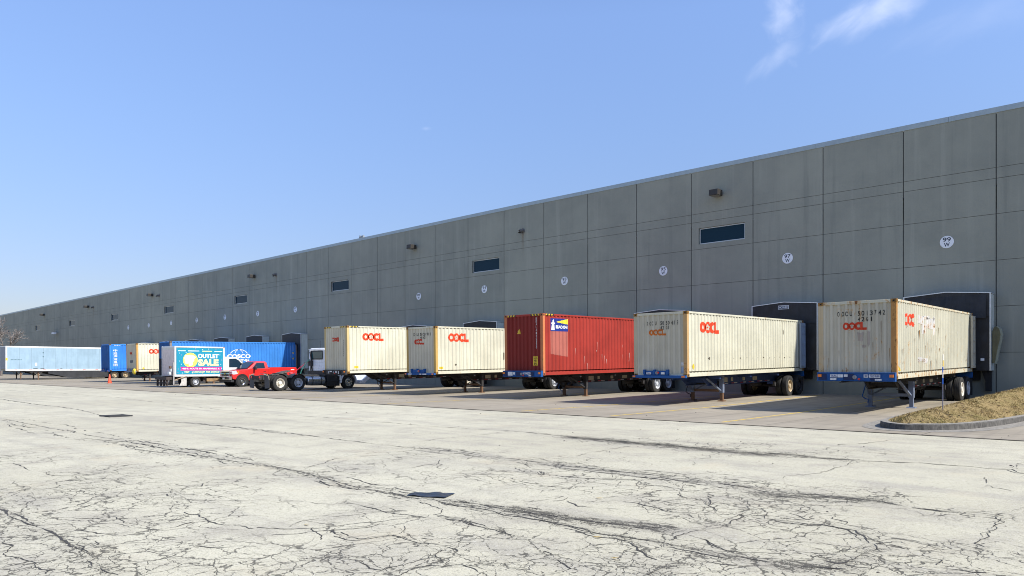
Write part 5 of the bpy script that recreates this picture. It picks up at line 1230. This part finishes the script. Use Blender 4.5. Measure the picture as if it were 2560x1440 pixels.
MB().lathe((-.95, 2.05, 1.03), [(0, .13), (.12, .13), (.16, .08), (.16, 0)], 12, axis='z').build('hose_coil', simple('hose_coil_red', (.65, .06, .07), .5), T)

# ------------------------------------------------------------------ red pickup (built forward = +y, turned round)
redp = simple('truck_red', (.60, .018, .016), .30, var=.05, vscale=1.5, coat=.8)
PK = thing('pickup_truck', 'bright red regular cab pickup with long bed and chrome bumper facing us', 'pickup truck', (-53.62, 28.86, .012+gz(0, 28)), (0, 0, math.pi))
hw = 1.0
def arch(cy, r, z0, n=9, back=False): return [(cy+r*math.cos(R(180-180*k/n)), z0+ (r*math.sin(R(180-180*k/n)))) for k in range(n+1)]
FA, RA, AR = 1.85, -1.53, .52
low = [(-2.80, .62), (RA-AR, .60)]+arch(RA, AR, .45)[1:-1]+[(RA+AR, .50), (FA-AR-.02, .48)]+arch(FA, AR, .45)[1:-1]+[(FA+AR, .55), (2.62, .60), (2.70, 1.14), (2.60, 1.23), (1.5, 1.34), (1.30, 1.38), (-.42, 1.40), (-.44, 1.47), (-2.74, 1.49), (-2.82, 1.42)]
MB().prism(low, 'x', -hw, hw).build('body', redp, PK, bevel=.045, seg=3)
# greenhouse: tapered
def loft(name, rows, m, parent, **k):
    b = MB(); n = len(rows[0]); vs = [p for r_ in rows for p in r_]; fs = [(i*n+j, i*n+(j+1) % n, (i+1)*n+(j+1) % n, (i+1)*n+j) for i in range(len(rows)-1) for j in range(n)]
    fs += [tuple(range(n-1, -1, -1)), tuple((len(rows)-1)*n+j for j in range(n))]; return b.raw(vs, fs).build(name, m, parent, **k)
loft('cab_roof', [[(-.97, -.38, 1.36), (.97, -.38, 1.36), (.97, 1.42, 1.34), (-.97, 1.42, 1.34)], [(-.78, -.27, 1.90), (.78, -.27, 1.90), (.76, .66, 1.92), (-.76, .66, 1.92)], [(-.68, -.2, 1.955), (.68, -.2, 1.955), (.66, .55, 1.965), (-.66, .55, 1.965)]], redp, PK, bevel=.05, seg=3)
pg = glass('pickup_glass', (.012, .03, .05), .05, .45)
MB().face([(-.84, 1.40, 1.385), (.84, 1.40, 1.385), (.70, .72, 1.885), (-.70, .72, 1.885)]).build('windshield', pg, PK, fix=False)
bpy.context.view_layer.update()
for o in [x for x in PK.children if x.name.startswith('windshield')]: o.location = (0, .028, .02)
for s in (-1, 1):
    def sp(y, z): return (s*(.97-(z-1.36)*.352+.010), y, z)
    MB().face([sp(1.02, 1.42), sp(-.06, 1.42), sp(-.04, 1.83), sp(.58, 1.84)]).build('side_window', pg, PK, fix=False)
    MB().face([sp(1.10, 1.395), sp(-.09, 1.395), sp(-.07, 1.42), sp(1.05, 1.42)]).build('window_sill', dkp, PK, fix=False)
    MB().box(min(s*1.06, s*1.30), max(s*1.06, s*1.30), .78, .92, 1.30, 1.56).tube([(s*.98, .85, 1.40), (s*1.1, .85, 1.38)], .03, 6).build('mirror', dkp, PK, bevel=.03)
    MB().box(min(s*.995, s*1.02), max(s*.995, s*1.02), -.12, .10, 1.15, 1.19).build('door_handle', dkp, PK, bevel=.008)
    d = MB(); x = s*(hw+.0015)
    for y in (-.34, 1.12): d.box(min(x, x-s*.004), max(x, x-s*.004), y-.006, y+.006, .56, 1.36)
    d.box(min(x, x-s*.004), max(x, x-s*.004), -.32, 1.1, .555, .567).build('door_gap', vdark, PK)
    for cy in (FA, RA):
        wl = MB(); wl.lathe((0, 0, 0), [(min(s*.72, s*.97), 0), (min(s*.72, s*.97), AR-.01), (max(s*.72, s*.97), AR-.01), (max(s*.72, s*.97), 0)], 20); 
        for k in range(len(wl.v)): wl.v[k] = (wl.v[k][0]+(s*.036), wl.v[k][1]+cy, wl.v[k][2]+.46)
        wl.build('wheel_well', vdark, PK, fix=False)
        wheel(PK, s*1.03, cy, .40, s, chrome, r=.40, dual=False, wt=.26)
    MB().prism([(2.18, .98), (2.60, .92), (2.70, 1.0), (2.68, 1.18), (2.35, 1.24)], 'x', min(s*.62, s*1.012), max(s*.62, s*1.012)).build('headlight', simple('headlight_clear', (.60, .62, .64), .12, .3), PK, bevel=.02)
    MB().box(min(s*.98, s*1.016), max(s*.98, s*1.016), 2.12, 2.24, 1.02, 1.20).build('turn_lamp', orange_l, PK)
    MB().box(min(s*.98, s*1.01), max(s*.98, s*1.01), -2.83, -2.70, .95, 1.38).build('tail_lamp', red_l, PK)
MB().box(-.62, .62, 2.62, 2.735, .80, 1.19).build('grille', dkp, PK, bevel=.02)
gch = MB().box(-.66, .66, 2.70, 2.76, .955, 1.04)
for z in (.80, 1.16): gch.box(-.66, .66, 2.70, 2.75, z-.025, z+.025)
for s in (-1, 1): gch.box(min(s*.62, s*.67), max(s*.62, s*.67), 2.68, 2.748, .78, 1.18)
gch.build('grille_bar', chrome, PK, bevel=.01)
MB().prism([(-.13, -.035), (-.05, -.035), (-.05, -.06), (.05, -.06), (.05, -.035), (.13, -.035), (.13, .035), (.05, .035), (.05, .06), (-.05, .06), (-.05, .035), (-.13, .035)], 'y', 0, .02).build('badge', simple('badge_gold', (.60, .42, .10), .3, .6), PK)
for o in [x for x in PK.children if x.name.startswith('badge')]: o.location = (0, 2.762, 1.0)
MB().prism([(-1.0, .52), (1.0, .52), (1.02, .78), (.62, .80), (-.62, .80), (-1.02, .78)], 'y', 2.66, 2.86).build('front_bumper', chrome, PK, bevel=.05, seg=3)
MB().box(-.95, .95, 2.5, 2.74, .36, .52).build('air_dam', dkp, PK); MB().box(-.16, .16, 2.862, 2.87, .56, .70).build('plate', paleb, PK); MB().box(-.45, .45, 2.861, 2.866, .72, .78).build('bumper_slot', dkp, PK)
MB().box(-1.0, 1.0, -2.95, -2.80, .50, .70).build('rear_bumper', chrome, PK, bevel=.03)
MB().box(-.86, .86, -2.70, -.48, 1.42, 1.497).build('bed_floor', simple('bed_black', (.02, .02, .02), .8), PK)
MB().box(-.7, .7, -2.6, 2.4, .36, .52).build('underbody', railm, PK)
decal('badge_lettering', fit(font_polys('4X4', .05), -2.60, 1.26, -2.28, 1.34), None, lambda a, z, d: (-(hw+.004), -4.88-a, z), wht, PK)

# ------------------------------------------------------------------ box truck (forward = +y)
BT = thing('box_truck', 'white cab delivery truck with teal sale advertisement on its box', 'box truck', (-56.48, 24.95, .012+gz(0, 25)))
boxw = simple('box_white', (.62, .64, .64), .4, var=.06, coat=.2)
b0, b1, z0, z1, w_ = -1.95, 1.95, .86, 3.12, 1.18
MB().box(-w_+.02, w_-.02, b0+.03, b1-.02, z0, z1-.02).build('cargo_box', boxw, BT, bevel=.03)
e = MB()
for s in (-1, 1):
    x0, x1 = sorted((s*(w_+.01), s*(w_-.05))); e.box(x0, x1, b0+.1, b1-.12, z1-.10, z1+.005).box(x0, x1, b0+.1, b1-.02, z0-.05, z0+.10)
    x0, x1 = sorted((s*(w_+.015), s*(w_-.09))); e.box(x0, x1, b0, b0+.10, z0-.05, z1+.01).box(x0, x1, b1-.12, b1+.01, z0+.1, z1-.05)
e.box(-w_+.09, w_-.09, b0, b0+.08, z1-.16, z1).build('box_edge', boxw, BT, bevel=.02)
MB().box(w_-.02, w_+.012, b1-.14, b1+.012, z1-.1, z1-.0).build('corner_cap', simple('corner_rust', (.42, .25, .18), .7, var=.3), BT, bevel=.03)
rd = MB()
for k in range(7): rd.box(-w_+.10, w_-.10, b0+.022, b0+.05, z0+.0+.29*k, z0+.28+.29*k)
rd.build('roll_door', simple('roll_door_grey', (.70, .60, .57), .6, var=.12), BT)
teal = simple('advert_teal', (.006, .235, .36), .45, var=.04); sun_y = simple('advert_yellow', (.86, .70, .12), .45, var=.05); advw = simple('advert_white', (.80, .82, .80), .45, var=.03); mag = simple('advert_magenta', (.58, .02, .25), .45, var=.05); paley = simple('advert_pale_yellow', (.84, .80, .35), .45, var=.03)
ax0, ax1, az0, az1 = b0+.14, b1-.14, z0+.13, z1-.12; aw, ah = ax1-ax0, az1-az0
def ad(u, v): return ax0+u*aw, az0+(1-v)*ah
def adrect(u0, v0, u1, v1): a, b_ = ad(u0, v1), ad(u1, v0); return rect(a[0], b_[0], a[1], b_[1])
def adtxt(s, bold, u0, v0, u1, v1): a, b_ = ad(u0, v1), ad(u1, v0); return fit(font_polys(s, bold), a[0], a[1], b_[0], b_[1])
def adv(name, P, m, d): decal(name, P, None, lambda a, z, dd: (w_+.012+d-dd, a, z), m, BT, 0., name == 'advert_shape')
adv('advert_panel', [rect(ax0, ax1, az0, az1)], teal, .0)
cx, cz = ad(.29, .46); adv('advert_disc', [disc(cx, cz, .56, 30)], sun_y, .004)
adv('advert_shape', [blotch(cx-.05, cz+.12, .40, .25, 20, .5, 2), blotch(cx+.03, cz-.2, .2, .2, 14, .5, 6), blotch(cx-.28, cz-.08, .16, .2, 12, .5, 9)], advw, .008)
adv('advert_lettering', adtxt('OUTLET', .045, .45, .22, .90, .385), advw, .006); adv('advert_lettering', adtxt('SALE', .06, .45, .42, .90, .68), paley, .006)
adv('advert_banner', [[ad(.08, .72), ad(.98, .72), ad(.95, .79), ad(.98, .86), ad(.08, .86), ad(.10, .79)]], mag, .004)
adv('advert_lettering', adtxt('460 S. ROUTE 59, NAPERVILLE, IL', .03, .12, .755, .93, .825), advw, .008)
adv('advert_lettering', adtxt('VISIT', .02, .16, .885, .27, .945)+adtxt('eH.7ON.COM', .02, .32, .885, .60, .945)+adtxt('FOR DETAILS', .02, .63, .885, .91, .945), paley, .006)
adv('small_print', [adrect(.04+.022*k, .095, .057+.022*k, .125) for k in range(7)]+[adrect(.24+.022*k, .097, .257+.022*k, .127) for k in range(11)]+[adrect(.81+.022*k, .105, .827+.022*k, .135) for k in range(8)], advw, .006)
adv('small_print', [adrect(.54+.022*k, .10, .557+.022*k, .13) for k in range(10)], paley, .006)
rnd = random.Random(9)
conf = [(.1, .27), (.06, .2), (.2, .18), (.40, .03), (.55, .05), (.68, .03), (.84, .03), (.93, .25), (.95, .62), (.97, .45), (.06, .5), (.1, .62), (.04, .8), (.12, .95), (.33, .95), (.55, .97), (.80, .96), (.93, .9), (.03, .93), (.97, .78)]
adv('advert_dot', [disc(*ad(u, v), .028, 8) for k, (u, v) in enumerate(conf) if k % 3], advw, .006); adv('advert_dot', [disc(*ad(u, v), .026, 8) for k, (u, v) in enumerate(conf) if k % 3 == 0], simple('advert_pink', (.60, .25, .38), .5), .006)
# cut-away van cab ahead of the box
cabp = [(1.96, .62), (1.96, 2.28), (2.1, 2.36), (3.0, 2.34), (3.25, 2.22), (3.95, 1.52), (4.75, 1.34), (4.95, 1.2), (4.98, .55), (4.55, .5)]+[(4.15+.44*math.cos(R(a)), .42+.44*math.sin(R(a))) for a in (20, 60, 90, 120, 160)]+[(3.68, .5)]
MB().prism(cabp, 'x', -.98, .98).build('cab', boxw, BT, bevel=.06, seg=3)
for s in (-1, 1):
    MB().prism([(2.42, 1.52), (2.42, 2.20), (2.95, 2.22), (3.22, 2.08), (3.78, 1.52)], 'x', min(s*.982, s*.99), max(s*.982, s*.99)).build('side_window', pg, BT)
    wheel(BT, s*.98, 4.15, .39, s, rimg, r=.39, dual=False, wt=.24); wheel(BT, s*1.14, -.32, .40, s, rimg, r=.40, wt=.22)
    MB().box(min(s*1.05, s*1.25), max(s*1.05, s*1.25), 3.35, 3.5, 1.5, 1.85).build('mirror', dkp, BT, bevel=.02)
    MB().prism([(-1.42, .85), (-1.0, .85), (-1.0, .12), (-1.55, .12), (-1.40, .4)], 'x', s*1.08-.01, s*1.08+.01).build('mud_flap', simple('flap_pale', (.45, .43, .40), .6, var=.2), BT)
MB().face([(-.84, 3.32, 2.20), (.84, 3.32, 2.20), (.9, 3.98, 1.54), (-.9, 3.98, 1.54)]).build('windshield', pg, BT, fix=False)
for o in [x for x in BT.children if x.name.startswith('windshield')]: o.location = (0, .03, .03)
MB().box(-.98, .98, 4.94, 5.1, .45, .68).build('front_bumper', chrome, BT, bevel=.03)
ch = MB()
for s in (-1, 1): ch.box(s*.42-.05, s*.42+.05, b0, 4.6, .55, .80)
for y in (-1.7, -.9, .4, 1.2): ch.box(-1.1, 1.1, y-.05, y+.05, .72, .85)
ch.box(-.9, .9, .35, 1.9, .42, .72); ch.build('frame', simple('rusty_frame', (.045, .035, .03), .8, var=.4), BT); MB().tube([(-1, -.32, .40), (1, -.32, .40)], .08, 8).build('axle', railm, BT)
MB().box(.75, 1.10, .55, 1.55, .42, .66).build('side_step', simple('wood_brown', (.27, .17, .08), .8, var=.3), BT, bevel=.01)
# tail lift and rear step hanging behind
lg = simple('lift_dark', (.045, .032, .028), .7, var=.4)
q = MB().box(-1.05, 1.05, b0-.55, b0-.02, .58, .80)
for x in (-.8, -.2, .35, .85): q.box(x-.06, x+.06, b0-.5, b0-.38, .10, .58)
q.box(-1.0, 1.0, b0-.5, b0-.4, .30, .36).build('tail_lift', lg, BT)
MB().box(w_-.04, w_+.04, b0-.10, b0-.02, .2, 1.9).build('lift_post', simple('lift_post_grey', (.34, .33, .32), .6), BT)
MB().bar((w_, b0, .55), (w_, b0+.9, .86), .04, .05).build('stay', simple('stay_tan', (.42, .30, .2), .7), BT)
MB().box(.55, .95, b0-.28, b0-.06, .95, 1.18).box(.8, 1.0, b0-.2, b0-.05, 1.18, 1.42).build('lift_motor', boxw, BT, bevel=.04)
MB().box(.75, .98, b0-.26, b0-.12, 1.42, 1.62).build('lift_bracket', rustleg, BT, bevel=.03)
MB().box(-w_-.10, -w_, b0-.16, b0, .9, 2.2).build('side_grab', dkp, BT)
